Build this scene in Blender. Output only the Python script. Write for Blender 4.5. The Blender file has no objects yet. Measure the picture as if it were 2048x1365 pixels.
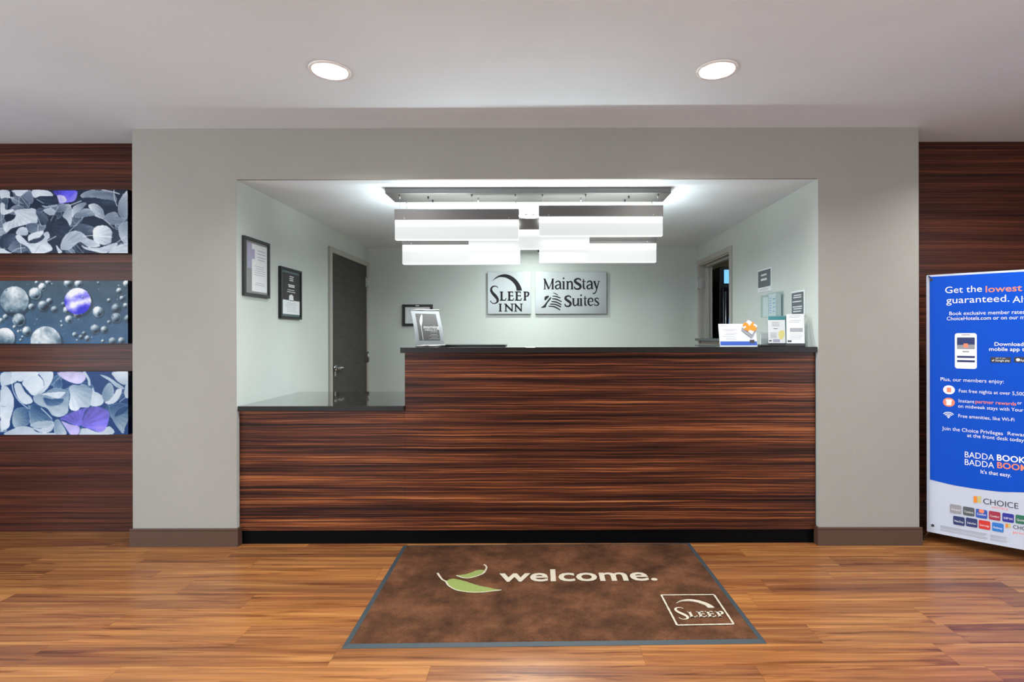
import bpy, bmesh, math, random
import numpy as np
from mathutils import Vector, Matrix, noise as mnoise

# ------------------------------------------------------------------ camera, world, exposure
EYE = 1.304            # camera height in metres
F = 1060.0             # focal length in pixels of the 2048 x 1365 frame
VX, VY = 1078.0, 672.0 # vanishing point of the depth direction
scene = bpy.context.scene
col = scene.collection
cam_data = bpy.data.cameras.new('camera')
cam_data.sensor_width = 36.0
cam_data.lens = F / 2048 * 36.0
cam_data.shift_x = -(VX - 1024) / 2048
cam_data.shift_y = -(682.5 - VY) / 2048
cam_data.clip_start = 0.05
cam = bpy.data.objects.new('camera', cam_data)
cam.location = (0, 0, EYE)
cam.rotation_euler = (math.radians(90), math.radians(0.11), 0)
col.objects.link(cam)
scene.camera = cam

world = bpy.data.worlds.new('world')
scene.world = world
world.use_nodes = True
bgn = world.node_tree.nodes['Background']
bgn.inputs[0].default_value = (0.82, 0.91, 1.0, 1)      # even overcast daylight
bgn.inputs[1].default_value = 7.4

vs = scene.view_settings
vs.view_transform = 'Standard'
vs.look = 'None'
vs.exposure = 0.16
vs.gamma = 1.0
vs.use_curve_mapping = False
scene.cycles.max_bounces = 8
scene.cycles.diffuse_bounces = 5
scene.cycles.glossy_bounces = 4
scene.cycles.transparent_max_bounces = 12
scene.cycles.sample_clamp_indirect = 6.0
scene.cycles.use_denoising = True
scene.cycles.caustics_reflective = False
scene.cycles.caustics_refractive = False

POW_MAIN = 27.0        # watts of each lobby downlight
POW_SIDE = (5.0, 27.0)   # unseen lamps beyond the left and right of the picture
POW_RECESS = (40.0, 13.0)
POW_LINE = (3.6, 1.8)          # LED line under each pendant housing, front and back
POW_STRIP = (3.6, (0.4, 1.0, 10.0))         # added strip lamps below and above each pendant panel
PANEL_GLOW = 0.98
WARM = (1.0, 0.985, 0.975)
COOL = (0.93, 1.0, 0.985)

def portal(x, y, z, sx, sy, rot):
    l = bpy.data.lights.new('window_portal', 'AREA')
    l.shape = 'RECTANGLE'; l.size = sx; l.size_y = sy
    l.cycles.is_portal = True
    o = bpy.data.objects.new('window_portal', l)
    o.location = (x, y, z); o.rotation_euler = rot
    col.objects.link(o)
R90 = math.pi / 2
portal(4.63, -1.4, 1.35, 2.1, 3.4, (0, R90, 0))       # window added in the right side wall to brighten that side
portal(-5.03, 0.25, 1.35, 2.1, 2.7, (0, -R90, 0))      # daylight window in the left side wall
portal(-3.6, -3.53, 1.25, 2.4, 2.3, (R90, 0, 0))      # entrance glazing behind the camera

# ------------------------------------------------------------------ helpers
rng = random.Random(7)
def lin(c):
    c = c / 255.0
    return c / 12.92 if c <= 0.04045 else ((c + 0.055) / 1.055) ** 2.4
def C3(r, g, b): return (lin(r), lin(g), lin(b), 1.0)
def at(px, py, D): return Vector(((px - VX) * D / F, D, EYE + (VY - py) * D / F))
def fl(px, py):
    D = F * EYE / (py - VY)
    return ((px - VX) * D / F, D)

class MB:
    """collects polygons; build() links them as one mesh object"""
    def __init__(s): s.v = []; s.f = []; s.m = []; s.sm = []
    def poly(s, pts, smooth=False):
        b = len(s.v); s.v += [tuple(p) for p in pts]
        s.f.append(tuple(range(b, b + len(pts)))); s.sm.append(smooth)
    def mesh(s, verts, faces, smooth=False):
        b = len(s.v); s.v += [tuple(p) for p in verts]
        for f in faces: s.f.append(tuple(i + b for i in f)); s.sm.append(smooth)
    def box(s, x0, x1, y0, y1, z0, z1, M=None):
        p = [(x, y, z) for z in (z0, z1) for y in (y0, y1) for x in (x0, x1)]
        if M is not None: p = [M(*q) for q in p]
        s.mesh(p, [(0, 2, 3, 1), (4, 5, 7, 6), (0, 1, 5, 4), (2, 6, 7, 3), (0, 4, 6, 2), (1, 3, 7, 5)])
    def bevbox(s, x0, x1, y0, y1, z0, z1, b=0.004, M=None):
        bm = bmesh.new(); bmesh.ops.create_cube(bm, size=1)
        for v in bm.verts:
            v.co = Vector(((x0 + x1) / 2 + v.co.x * (x1 - x0), (y0 + y1) / 2 + v.co.y * (y1 - y0), (z0 + z1) / 2 + v.co.z * (z1 - z0)))
        bmesh.ops.bevel(bm, geom=bm.edges[:], offset=b, segments=2, affect='EDGES', profile=0.5)
        bm.verts.index_update()
        pts = [tuple(v.co) for v in bm.verts]
        if M is not None: pts = [M(*q) for q in pts]
        s.mesh(pts, [[v.index for v in f.verts] for f in bm.faces]); bm.free()
    def tube(s, pts, r, n=10, caps=True, smooth=True):
        pts = [Vector(p) for p in pts]; rings = []
        rr = r if isinstance(r, (list, tuple)) else [r] * len(pts)
        for i, p in enumerate(pts):
            d = (pts[min(i + 1, len(pts) - 1)] - pts[max(i - 1, 0)]).normalized()
            up = Vector((0, 0, 1)) if abs(d.z) < 0.9 else Vector((1, 0, 0))
            a = d.cross(up).normalized(); b = a.cross(d)
            rings.append([p + (a * math.cos(t) + b * math.sin(t)) * rr[i] for t in [2 * math.pi * k / n for k in range(n)]])
        base = len(s.v)
        for rg in rings: s.v += [tuple(q) for q in rg]
        for i in range(len(pts) - 1):
            for k in range(n):
                s.f.append((base + i * n + k, base + i * n + (k + 1) % n, base + (i + 1) * n + (k + 1) % n, base + (i + 1) * n + k)); s.sm.append(smooth)
        if caps:
            s.f.append(tuple(base + k for k in reversed(range(n)))); s.sm.append(False)
            s.f.append(tuple(base + (len(pts) - 1) * n + k for k in range(n))); s.sm.append(False)
    def lathe(s, prof, c, n=40, M=None, smooth=True):
        base = len(s.v)
        for (r, z) in prof:
            for k in range(n):
                t = 2 * math.pi * k / n
                s.v.append((c[0] + r * math.cos(t), c[1] + r * math.sin(t), c[2] + z))
        for i in range(len(prof) - 1):
            for k in range(n):
                s.f.append((base + i * n + k, base + i * n + (k + 1) % n, base + (i + 1) * n + (k + 1) % n, base + (i + 1) * n + k)); s.sm.append(smooth)
    def prism(s, pts, M, n0, n1):
        """2D outline extruded between n0 and n1 through M(u, v, n)"""
        k = len(pts)
        a = [M(u, v, n1) for u, v in pts]; b = [M(u, v, n0) for u, v in pts]
        base = len(s.v); s.v += [tuple(p) for p in a + b]
        s.f.append(tuple(base + i for i in range(k))); s.sm.append(False)
        for i in range(k):
            j = (i + 1) % k
            s.f.append((base + i, base + k + i, base + k + j, base + j)); s.sm.append(False)
    def build(s, name, mat, parent=None, loc=None):
        me = bpy.data.meshes.new(name)
        off = parent['_o'] if parent is not None else ((0, 0, 0) if loc is None else loc)
        me.from_pydata([(x - off[0], y - off[1], z - off[2]) for x, y, z in s.v], [], s.f)
        me.polygons.foreach_set('use_smooth', s.sm)
        me.update()
        o = bpy.data.objects.new(name, me)
        if mat is not None: me.materials.append(mat)
        col.objects.link(o)
        o['_o'] = off
        if parent is not None: o.parent = parent
        elif loc is not None: o.location = loc
        return o

def thing(name, label, cat, loc=(0, 0, 0), group=None):
    o = bpy.data.objects.new(name, None); o.empty_display_size = 0.1
    o.location = loc; col.objects.link(o); o['_o'] = tuple(loc)
    return tag(o, label, cat, group)
def tag(o, label, cat, group=None):
    o['label'] = label; o['category'] = cat
    if group: o['group'] = group
    return o
def struct(o, label=None):
    o['kind'] = 'structure'
    if label: o['label'] = label
    return o
def sempty(name, loc, label=None):
    o = bpy.data.objects.new(name, None); o.location = loc; col.objects.link(o); o['_o'] = tuple(loc)
    return struct(o, label)

def frame(o, u, v):
    """plane frame: M(u, v, n) -> point"""
    o = Vector(o); u = Vector(u).normalized(); v = Vector(v).normalized(); n = u.cross(v)
    return lambda a, b, c=0.0: o + u * a + v * b + n * c

def spline(pts, per=6, closed=False):
    """Catmull-Rom through points of any dimension"""
    P = [np.array(p, float) for p in pts]; n = len(P); out = []
    rngi = range(n if closed else n - 1)
    for i in rngi:
        if closed: a, b, c, d = P[(i - 1) % n], P[i], P[(i + 1) % n], P[(i + 2) % n]
        else: a, b, c, d = P[max(i - 1, 0)], P[i], P[i + 1], P[min(i + 2, n - 1)]
        for k in range(per):
            t = k / per
            out.append(0.5 * ((2 * b) + (c - a) * t + (2 * a - 5 * b + 4 * c - d) * t * t + (3 * b - a - 3 * c + d) * t ** 3))
    if not closed: out.append(P[-1])
    return [tuple(q) for q in out]

def stroke(mb, pts, M, n=0.0, T=lambda x, y: (x, y), ws=1.0, per=6, smooth=True):
    """ribbon of varying width (x, y, w) through T then M"""
    q = spline(pts, per) if smooth and len(pts) > 2 else [tuple(map(float, p)) for p in pts]
    L = []; R = []
    for i, (x, y, w) in enumerate(q):
        x0, y0, _ = q[max(i - 1, 0)]; x1, y1, _ = q[min(i + 1, len(q) - 1)]
        dx, dy = x1 - x0, y1 - y0; l = math.hypot(dx, dy) or 1
        nx, ny = -dy / l * w * ws / 2, dx / l * w * ws / 2
        L.append(M(*T(x + nx, y + ny), n)); R.append(M(*T(x - nx, y - ny), n))
    for i in range(len(q) - 1):
        mb.poly([L[i], L[i + 1], R[i + 1], R[i]])

_txt = {}
def text_geo(s, bold=0.0):
    key = (s, bold)
    if key in _txt: return _txt[key]
    cu = bpy.data.curves.new('t', 'FONT'); cu.body = s; cu.offset = bold; cu.resolution_u = 3
    ob = bpy.data.objects.new('t', cu); col.objects.link(ob)
    dg = bpy.context.evaluated_depsgraph_get()
    me = bpy.data.meshes.new_from_object(ob.evaluated_get(dg))
    vs_ = np.array([v.co[:2] for v in me.vertices]); fs = [tuple(p.vertices) for p in me.polygons]
    bpy.data.objects.remove(ob); bpy.data.curves.remove(cu); bpy.data.meshes.remove(me)
    _txt[key] = (vs_, fs); return _txt[key]
CAP = None
def put_text(mb, s, u0, u1, v, cap, M, n, bold=0.0, shear=0.0):
    """text with its baseline at v, capital height cap, stretched to u0..u1"""
    global CAP
    if CAP is None: CAP = text_geo('H')[0][:, 1].max()
    vs_, fs = text_geo(s, bold)
    a, b = vs_[:, 0].min(), vs_[:, 0].max()
    sx = (u1 - u0) / (b - a); sy = cap / CAP
    mb.mesh([M(u0 + (x - a) * sx, v + y * sy + shear * (x - a) * sx, n) for x, y in vs_], fs)

# ------------------------------------------------------------------ materials
def mat(name, c, rough=0.5, metal=0.0, spec=0.5, emit=None, es=0.0, coat=0.0, alpha=1.0):
    m = bpy.data.materials.new(name); m.use_nodes = True
    b = m.node_tree.nodes['Principled BSDF']
    b.inputs['Base Color'].default_value = c
    b.inputs['Roughness'].default_value = rough
    b.inputs['Metallic'].default_value = metal
    b.inputs['Specular IOR Level'].default_value = spec
    b.inputs['Coat Weight'].default_value = coat
    b.inputs['Coat Roughness'].default_value = 0.12
    if emit:
        b.inputs['Emission Color'].default_value = emit
        b.inputs['Emission Strength'].default_value = es
    return m
def nodes(m): return m.node_tree.nodes, m.node_tree.links, m.node_tree.nodes['Principled BSDF']
def pos_scaled(m, scale, src='pos', add=None):
    N, L, b = nodes(m)
    if src == 'pos':
        g = N.new('ShaderNodeNewGeometry'); o = g.outputs['Position']
    else:
        g = N.new('ShaderNodeTexCoord'); o = g.outputs[src]
    mp = N.new('ShaderNodeMapping'); mp.inputs['Scale'].default_value = scale
    L.new(o, mp.inputs['Vector'])
    return mp
def noise_node(m, vec, scale=1.0, detail=4, rough=0.55, dist=0.0):
    N, L, b = nodes(m)
    n = N.new('ShaderNodeTexNoise'); n.inputs['Scale'].default_value = scale; n.inputs['Detail'].default_value = detail
    n.inputs['Roughness'].default_value = rough; n.inputs['Distortion'].default_value = dist
    if vec is not None: L.new(vec, n.inputs['Vector'])
    return n
def ramp(m, fac, stops, interp='LINEAR'):
    N, L, b = nodes(m)
    r = N.new('ShaderNodeValToRGB'); r.color_ramp.interpolation = interp
    e = r.color_ramp.elements
    while len(e) < len(stops): e.new(0.5)
    for el, (p, c) in zip(e, stops): el.position = p; el.color = c
    L.new(fac, r.inputs['Fac']); return r
def mathn(m, op, a, b=None, c=None):
    N, L, _ = nodes(m)
    n = N.new('ShaderNodeMath'); n.operation = op
    for i, x in enumerate((a, b, c)):
        if x is None: continue
        if isinstance(x, (int, float)): n.inputs[i].default_value = x
        else: L.new(x, n.inputs[i])
    return n.outputs[0]
def mixc(m, fac, a, b, mode='MIX'):
    N, L, _ = nodes(m)
    n = N.new('ShaderNodeMix'); n.data_type = 'RGBA'; n.blend_type = mode
    for idx, x in ((0, fac), (6, a), (7, b)):
        if isinstance(x, (int, float)): n.inputs[idx].default_value = x
        elif isinstance(x, tuple): n.inputs[idx].default_value = x
        else: L.new(x, n.inputs[idx])
    return n.outputs[2]
def bump(m, h, strength, dist=0.01):
    N, L, b = nodes(m)
    bn = N.new('ShaderNodeBump'); bn.inputs['Strength'].default_value = strength; bn.inputs['Distance'].default_value = dist
    L.new(h, bn.inputs['Height']); L.new(bn.outputs[0], b.inputs['Normal'])

def plaster(name, c, bs=0.25, sc=90):
    m = mat(name, c, 0.75, spec=0.2)
    mp = pos_scaled(m, (1, 1, 1))
    n = noise_node(m, mp.outputs[0], sc, 5, 0.6)
    n2 = noise_node(m, mp.outputs[0], 1.3, 3)
    N, L, b = nodes(m)
    r = ramp(m, n2.outputs[0], [(0.3, tuple(x * 0.96 for x in c[:3]) + (1,)), (0.7, tuple(min(1, x * 1.04) for x in c[:3]) + (1,))])
    L.new(r.outputs[0], b.inputs['Base Color'])
    bump(m, n.outputs[0], bs, 0.004)
    return m

def zebrano(name, tint=(1, 1, 1), rough=0.32, contrast=1.0):
    """dark striped wood laminate, grain running along X"""
    m = mat(name, (0.1, 0.05, 0.03, 1), rough, spec=0.14)
    N, L, b = nodes(m)
    g = N.new('ShaderNodeNewGeometry')
    sep = N.new('ShaderNodeSeparateXYZ'); L.new(g.outputs['Position'], sep.inputs[0])
    wv = N.new('ShaderNodeCombineXYZ'); L.new(mathn(m, 'MULTIPLY', sep.outputs[0], 1.3), wv.inputs[0]); L.new(mathn(m, 'MULTIPLY', sep.outputs[2], 3.0), wv.inputs[2])
    wob = noise_node(m, wv.outputs[0], 1.0, 3)
    z = mathn(m, 'MULTIPLY_ADD', wob.outputs[0], 0.022, sep.outputs[2])
    def layer(xs, zs, det, off):
        cmb = N.new('ShaderNodeCombineXYZ')
        L.new(mathn(m, 'MULTIPLY', sep.outputs[0], xs), cmb.inputs[0]); cmb.inputs[1].default_value = off
        L.new(mathn(m, 'MULTIPLY', z, zs), cmb.inputs[2])
        return noise_node(m, cmb.outputs[0], 1.0, det, 0.6).outputs[0]
    a = layer(0.35, 20, 3, 3.1); bb = layer(0.9, 125, 4, 9.7); c = layer(3.0, 330, 3, 1.3)
    s = mathn(m, 'MULTIPLY', a, 0.50)
    s = mathn(m, 'MULTIPLY_ADD', bb, 0.75, s)
    s = mathn(m, 'MULTIPLY_ADD', c, 0.30, s)
    s = mathn(m, 'MULTIPLY_ADD', mathn(m, 'SUBTRACT', s, 0.775), contrast, 0.5)
    def t(r_, g_, b_):
        q = C3(r_, g_, b_); return (q[0] * tint[0], q[1] * tint[1], q[2] * tint[2], 1)
    r = ramp(m, s, [(0.30, t(26, 13, 12)), (0.42, t(54, 28, 22)), (0.52, t(84, 44, 31)), (0.60, t(116, 62, 39)), (0.68, t(160, 92, 56)), (0.78, t(186, 120, 76))])
    L.new(r.outputs[0], b.inputs['Base Color'])
    bump(m, s, 0.08, 0.003)
    return m

M = {}
M['wall'] = plaster('painted_wall', C3(151, 149, 142), 0.4, 120)
M['recess_wall'] = plaster('office_wall', C3(182, 189, 184), 0.3, 120)
M['ceiling'] = plaster('ceiling_paint', C3(224, 237, 246), 0.10, 150)
M['beige'] = plaster('beige_wall', C3(190, 178, 150), 0.1)
M['zebrano'] = zebrano('zebrano_laminate', (0.76, 0.80, 0.74), contrast=1.2)
M['zebrano_wall'] = zebrano('zebrano_wall_laminate', (0.80, 0.88, 0.98), 0.30, 0.58)
M['kick'] = mat('black_toe_kick', C3(4, 4, 5), 0.5, spec=0.06)
M['base'] = mat('brown_vinyl_base', C3(80, 59, 47), 0.5, spec=0.3)
M['chrome'] = mat('chrome', C3(205, 205, 205), 0.16, 1.0)
M['steel'] = mat('satin_steel', C3(160, 160, 158), 0.32, 1.0)
M['pewter'] = mat('pewter_metal', C3(108, 106, 104), 0.38, 0.85)
M['black'] = mat('black_plastic', C3(16, 18, 20), 0.4)
M['frame_dark'] = mat('dark_frame_moulding', C3(40, 42, 42), 0.35)
M['white'] = mat('white_paint', C3(235, 235, 232), 0.5)
M['paper'] = mat('white_paper', C3(208, 212, 214), 0.6)
M['paper_grey'] = mat('grey_print', C3(150, 152, 158), 0.6)
M['ink'] = mat('dark_ink', C3(52, 54, 58), 0.6)
M['poster_grey'] = mat('poster_grey', C3(58, 57, 57), 0.6, spec=0.2)
M['sign_grey'] = mat('sign_grey', C3(82, 90, 94), 0.5)
M['teal'] = mat('teal_print', C3(20, 112, 118), 0.5)
M['yellow'] = mat('pale_yellow_print', C3(205, 196, 120), 0.5)
M['orange'] = mat('orange_print', C3(240, 140, 30), 0.5)
M['salmon'] = mat('salmon_print', C3(250, 140, 105), 0.6)
M['blue_print'] = mat('blue_print', C3(44, 84, 176), 0.5)
M['navy'] = mat('navy_print', C3(36, 52, 104), 0.6)
M['red'] = mat('red_print', C3(206, 48, 44), 0.6)
M['crimson'] = mat('crimson_print', C3(160, 44, 70), 0.6)
M['green'] = mat('green_print', C3(38, 110, 84), 0.6)
M['azure'] = mat('azure_print', C3(40, 120, 205), 0.6)
M['door'] = None
M['casing'] = mat('taupe_door_casing', C3(158, 157, 148), 0.45)
M['sign_ink'] = mat('charcoal_sign_lettering', C3(40, 39, 41), 0.9, spec=0.05)
M['cream_pile'] = None

# grey-brown door veneer with fine horizontal grain
m = mat('door_veneer', C3(74, 71, 68), 0.5, spec=0.25)
mp = pos_scaled(m, (6, 6, 90)); n = noise_node(m, mp.outputs[0], 1.0, 4)
r = ramp(m, n.outputs[0], [(0.3, C3(44, 43, 42)), (0.7, C3(66, 62, 59))]); m.node_tree.links.new(r.outputs[0], nodes(m)[2].inputs['Base Color'])
M['door'] = m

# polished dark stone counter
m = mat('polished_stone', C3(40, 38, 36), 0.05, spec=0.15)
nodes(m)[2].inputs['Coat Roughness'].default_value = 0.03
_g = nodes(m)[0].new('ShaderNodeNewGeometry'); _s = nodes(m)[0].new('ShaderNodeSeparateXYZ'); nodes(m)[1].new(_g.outputs['Normal'], _s.inputs[0])
_t = mathn(m, 'GREATER_THAN', _s.outputs[2], 0.8)        # polished top, honed edge
nodes(m)[1].new(_t, nodes(m)[2].inputs['Coat Weight'])
nodes(m)[1].new(mathn(m, 'MULTIPLY_ADD', _t, -0.27, 0.32), nodes(m)[2].inputs['Roughness'])
mp = pos_scaled(m, (1, 1, 1)); n = noise_node(m, mp.outputs[0], 160, 4)
r = ramp(m, n.outputs[0], [(0.35, C3(20, 19, 20)), (0.62, C3(40, 37, 35)), (0.8, C3(66, 60, 54))]); m.node_tree.links.new(r.outputs[0], nodes(m)[2].inputs['Base Color'])
M['stone'] = m

# brushed metal of the wall signs
m = mat('brushed_aluminium', C3(150, 155, 156), 0.36, 0.9)
mp = pos_scaled(m, (3, 3, 400)); n = noise_node(m, mp.outputs[0], 1.0, 3)
bump(m, n.outputs[0], 0.03, 0.0005)
M['brushed'] = m

# clear acrylic
m = bpy.data.materials.new('clear_acrylic'); m.use_nodes = True
N, L = m.node_tree.nodes, m.node_tree.links
N.remove(N['Principled BSDF'])
tr = N.new('ShaderNodeBsdfTransparent'); tr.inputs[0].default_value = (0.93, 0.97, 0.97, 1)
gl = N.new('ShaderNodeBsdfGlossy'); gl.inputs['Roughness'].default_value = 0.05
lw = N.new('ShaderNodeLayerWeight'); lw.inputs[0].default_value = 0.5
pw = N.new('ShaderNodeMath'); pw.operation = 'POWER'; L.new(lw.outputs['Facing'], pw.inputs[0]); pw.inputs[1].default_value = 4.0
fa = N.new('ShaderNodeMath'); fa.operation = 'MULTIPLY_ADD'; L.new(pw.outputs[0], fa.inputs[0]); fa.inputs[1].default_value = 0.5; fa.inputs[2].default_value = 0.04
mx = N.new('ShaderNodeMixShader'); L.new(fa.outputs[0], mx.inputs[0]); L.new(tr.outputs[0], mx.inputs[1]); L.new(gl.outputs[0], mx.inputs[2])
L.new(mx.outputs[0], N['Material Output'].inputs[0])
M['acrylic'] = m

# glowing diffuser of the pendant, brightest beside the LED strip at its top
m = mat('lit_diffuser', C3(44, 44, 44), 0.6, emit=(1, 1, 1, 1), es=1.0)
N, L, b = nodes(m)
tc = N.new('ShaderNodeTexCoord'); sp = N.new('ShaderNodeSeparateXYZ'); L.new(tc.outputs['Generated'], sp.inputs[0])
r = ramp(m, sp.outputs[2], [(0.0, (0.70, 0.70, 0.70, 1)), (0.06, (0.52, 0.52, 0.52, 1)), (0.6, (0.55, 0.55, 0.55, 1)), (1.0, (1.0, 1.0, 1.0, 1))])
L.new(mathn(m, 'MULTIPLY', r.outputs[0], PANEL_GLOW * 1.3), b.inputs['Emission Strength'])
b.inputs['Emission Color'].default_value = (0.96, 1.0, 0.99, 1)
M['diffuser'] = m

# floor planks: hue by plank, figure along X
def plank_mat(name, per_object):
    m = mat(name, C3(185, 120, 70), 0.30, spec=0.45)
    N, L, b = nodes(m)
    g = N.new('ShaderNodeNewGeometry')
    oi = N.new('ShaderNodeObjectInfo')
    sep = N.new('ShaderNodeSeparateXYZ'); L.new(g.outputs['Position'], sep.inputs[0])
    if per_object: rnd = oi.outputs['Random']
    else:
        row = mathn(m, 'FLOOR', mathn(m, 'DIVIDE', sep.outputs[1], 0.148))
        cell = mathn(m, 'FLOOR', mathn(m, 'ADD', mathn(m, 'DIVIDE', sep.outputs[0], 1.1), mathn(m, 'MULTIPLY', row, 0.37)))
        wn = N.new('ShaderNodeTexWhiteNoise'); wn.noise_dimensions = '2D'
        cc = N.new('ShaderNodeCombineXYZ'); L.new(row, cc.inputs[0]); L.new(cell, cc.inputs[1]); L.new(cc.outputs[0], wn.inputs['Vector'])
        rnd = wn.outputs['Value']
    off = mathn(m, 'MULTIPLY', rnd, 53.0)
    def layer(xs, ys, det, dist=0.0, add=0.0):
        cmb = N.new('ShaderNodeCombineXYZ')
        L.new(mathn(m, 'MULTIPLY', sep.outputs[0], xs), cmb.inputs[0])
        L.new(mathn(m, 'MULTIPLY', sep.outputs[1], ys), cmb.inputs[1])
        L.new(mathn(m, 'ADD', off, add), cmb.inputs[2])
        return noise_node(m, cmb.outputs[0], 1.0, det, 0.6, dist).outputs[0]
    base = ramp(m, rnd, [(0.0, C3(112, 70, 48)), (0.2, C3(172, 120, 70)), (0.4, C3(136, 88, 56)), (0.58, C3(104, 68, 52)), (0.76, C3(180, 130, 80)), (1.0, C3(128, 84, 60))])
    band = ramp(m, layer(0.8, 24, 3, 0.8), [(0.32, C3(82, 50, 38)), (0.43, C3(126, 80, 52)), (0.54, C3(160, 110, 66)), (0.68, C3(204, 156, 102))])
    c1 = mixc(m, 0.5, base.outputs[0], band.outputs[0])
    grain = ramp(m, layer(3.0, 120, 4, 0.0, 7.0), [(0.30, (0.80, 0.78, 0.76, 1)), (0.62, (1.06, 1.06, 1.06, 1))])
    c2 = mixc(m, 1.0, c1, grain.outputs[0], 'MULTIPLY')
    dk = ramp(m, layer(1.7, 30, 4, 1.2, 21.0), [(0.0, (1, 1, 1, 1)), (0.55, (1, 1, 1, 1)), (0.63, (0.62, 0.52, 0.46, 1)), (0.80, (0.36, 0.26, 0.2, 1))])
    c3 = mixc(m, 1.0, c2, dk.outputs[0], 'MULTIPLY')
    c3 = mixc(m, 1.0, c3, (0.82, 0.74, 0.62, 1), 'MULTIPLY')
    L.new(c3, b.inputs['Base Color'])
    return m
M['plank'] = plank_mat('laminate_plank', True)
M['floor_far'] = plank_mat('laminate_floor', False)

# carpet pile
m = mat('brown_carpet_pile', C3(104, 66, 42), 0.95, spec=0.1)
mp = pos_scaled(m, (1, 1, 1))
n1 = noise_node(m, mp.outputs[0], 4.5, 7, 0.68); n2 = noise_node(m, mp.outputs[0], 260, 3, 0.8)
N, L, b = nodes(m)
r1 = ramp(m, n1.outputs[0], [(0.32, C3(58, 38, 26)), (0.5, C3(90, 60, 41)), (0.68, C3(120, 80, 56))])
r2 = ramp(m, n2.outputs[0], [(0.3, (0.55, 0.55, 0.55, 1)), (0.7, (1.35, 1.32, 1.28, 1))])
L.new(mixc(m, 1.0, r1.outputs[0], r2.outputs[0], 'MULTIPLY'), b.inputs['Base Color'])
bump(m, n2.outputs[0], 0.9, 0.006)
M['carpet'] = m
def pile(name, c):
    m = mat(name, c, 0.95, spec=0.1)
    mp = pos_scaled(m, (1, 1, 1)); n = noise_node(m, mp.outputs[0], 240, 3, 0.7)
    r = ramp(m, n.outputs[0], [(0.3, tuple(x * 0.7 for x in c[:3]) + (1,)), (0.7, tuple(min(1, x * 1.2) for x in c[:3]) + (1,))])
    m.node_tree.links.new(r.outputs[0], nodes(m)[2].inputs['Base Color']); bump(m, n.outputs[0], 0.8, 0.005)
    return m
M['cream_pile'] = pile('cream_pile', C3(190, 181, 162))
M['leaf_pile'] = pile('leaf_green_pile', C3(132, 146, 82))
M['rubber'] = mat('grey_rubber_border', C3(44, 55, 60), 0.6)

# banner vinyl
def vinyl(name, c):
    m = mat(name, c, 0.5, spec=0.15)
    mp = pos_scaled(m, (2.5, 2.5, 1.2)); n = noise_node(m, mp.outputs[0], 2.0, 2)
    bump(m, n.outputs[0], 0.25, 0.02); return m
M['banner_blue'] = vinyl('banner_blue', C3(6, 78, 196))
M['banner_white'] = vinyl('banner_white', C3(196, 206, 222))
M['print_white'] = mat('white_print', C3(240, 243, 248), 0.6)
# ------------------------------------------------------------------ the setting
D0 = 3.292      # front of the painted portal wall
DW = 3.542      # wood clad walls either side
DB = 5.840      # back wall of the desk recess
XL, XR = -1.879, 1.736          # side walls of the recess
PL, PR = -2.525, 2.360          # outer edges of the portal wall
ZC, ZR = 2.596, 2.279           # lobby and recess ceiling heights
RX0, RX1, RY0 = -5.0, 4.6, -3.5 # lobby shell

# floor: sub-floor slab, then each plank in view as a piece of its own
b = MB(); b.box(RX0 - .1, RX1 + .1, RY0 - .1, 7.3, -0.12, -0.011)
floor = struct(b.build('floor', M['floor_far']), 'golden brown wood laminate floor of the lobby')
b = MB(); b.box(RX0, RX1, RY0, 1.056, -0.011, 0.0)
b.build('plank_area', M['floor_far'], floor)['kind'] = 'stuff'
b = MB(); b.box(XL, 4.0, DW + .12, 7.2, -0.011, 0.0)
b.build('plank_area', M['floor_far'], floor)['kind'] = 'stuff'
PITCH = 0.148
ends = {3.276: [-2.683], 3.128: [-2.38, -1.84], 2.98: [-2.31, -1.64], 2.832: [-2.10], 2.684: [1.18, 2.43], 2.536: [-1.434, 1.05],
        2.388: [-1.94, 1.79], 2.24: [-1.295, 1.20], 2.092: [-2.07, -.84, .42, 1.66], 1.944: [-.43, .85]}
pm = bpy.data.meshes.new('plank')
pm.from_pydata([(x, y, z) for z in (-0.011, 0.0) for y in (0, 1) for x in (0, 1)], [],
               [(0, 2, 3, 1), (4, 5, 7, 6), (0, 1, 5, 4), (2, 6, 7, 3), (0, 4, 6, 2), (1, 3, 7, 5)])
pm.materials.append(M['plank'])
y = 1.056
while y < 3.60:
    key = round(y, 3)
    e = sorted(ends.get(key, []))
    if not e: e = [rng.uniform(-1, 1)]
    xs = list(e)
    while xs[0] > -4.9: xs.insert(0, xs[0] - rng.choice((1.22, 1.22, 0.9, 0.62)))
    k = 0
    out = [xs[0]]
    for q in xs[1:]:
        while q - out[-1] > 1.6: out.append(out[-1] + 1.22 * rng.uniform(0.8, 1.0))
        out.append(q)
    while out[-1] < 4.5: out.append(out[-1] + rng.choice((1.22, 1.22, 0.9, 0.62)))
    y1 = min(y + PITCH, 3.66)
    for a, c in zip(out, out[1:]):
        a, c = max(a, RX0), min(c, RX1)
        if c - a < 0.02: continue
        o = bpy.data.objects.new('plank', pm); col.objects.link(o); o.parent = floor
        o.location = (a + .0004, y + .0004, 0); o.scale = (c - a - .0008, y1 - y - .0008, 1)
    y += PITCH

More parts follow.
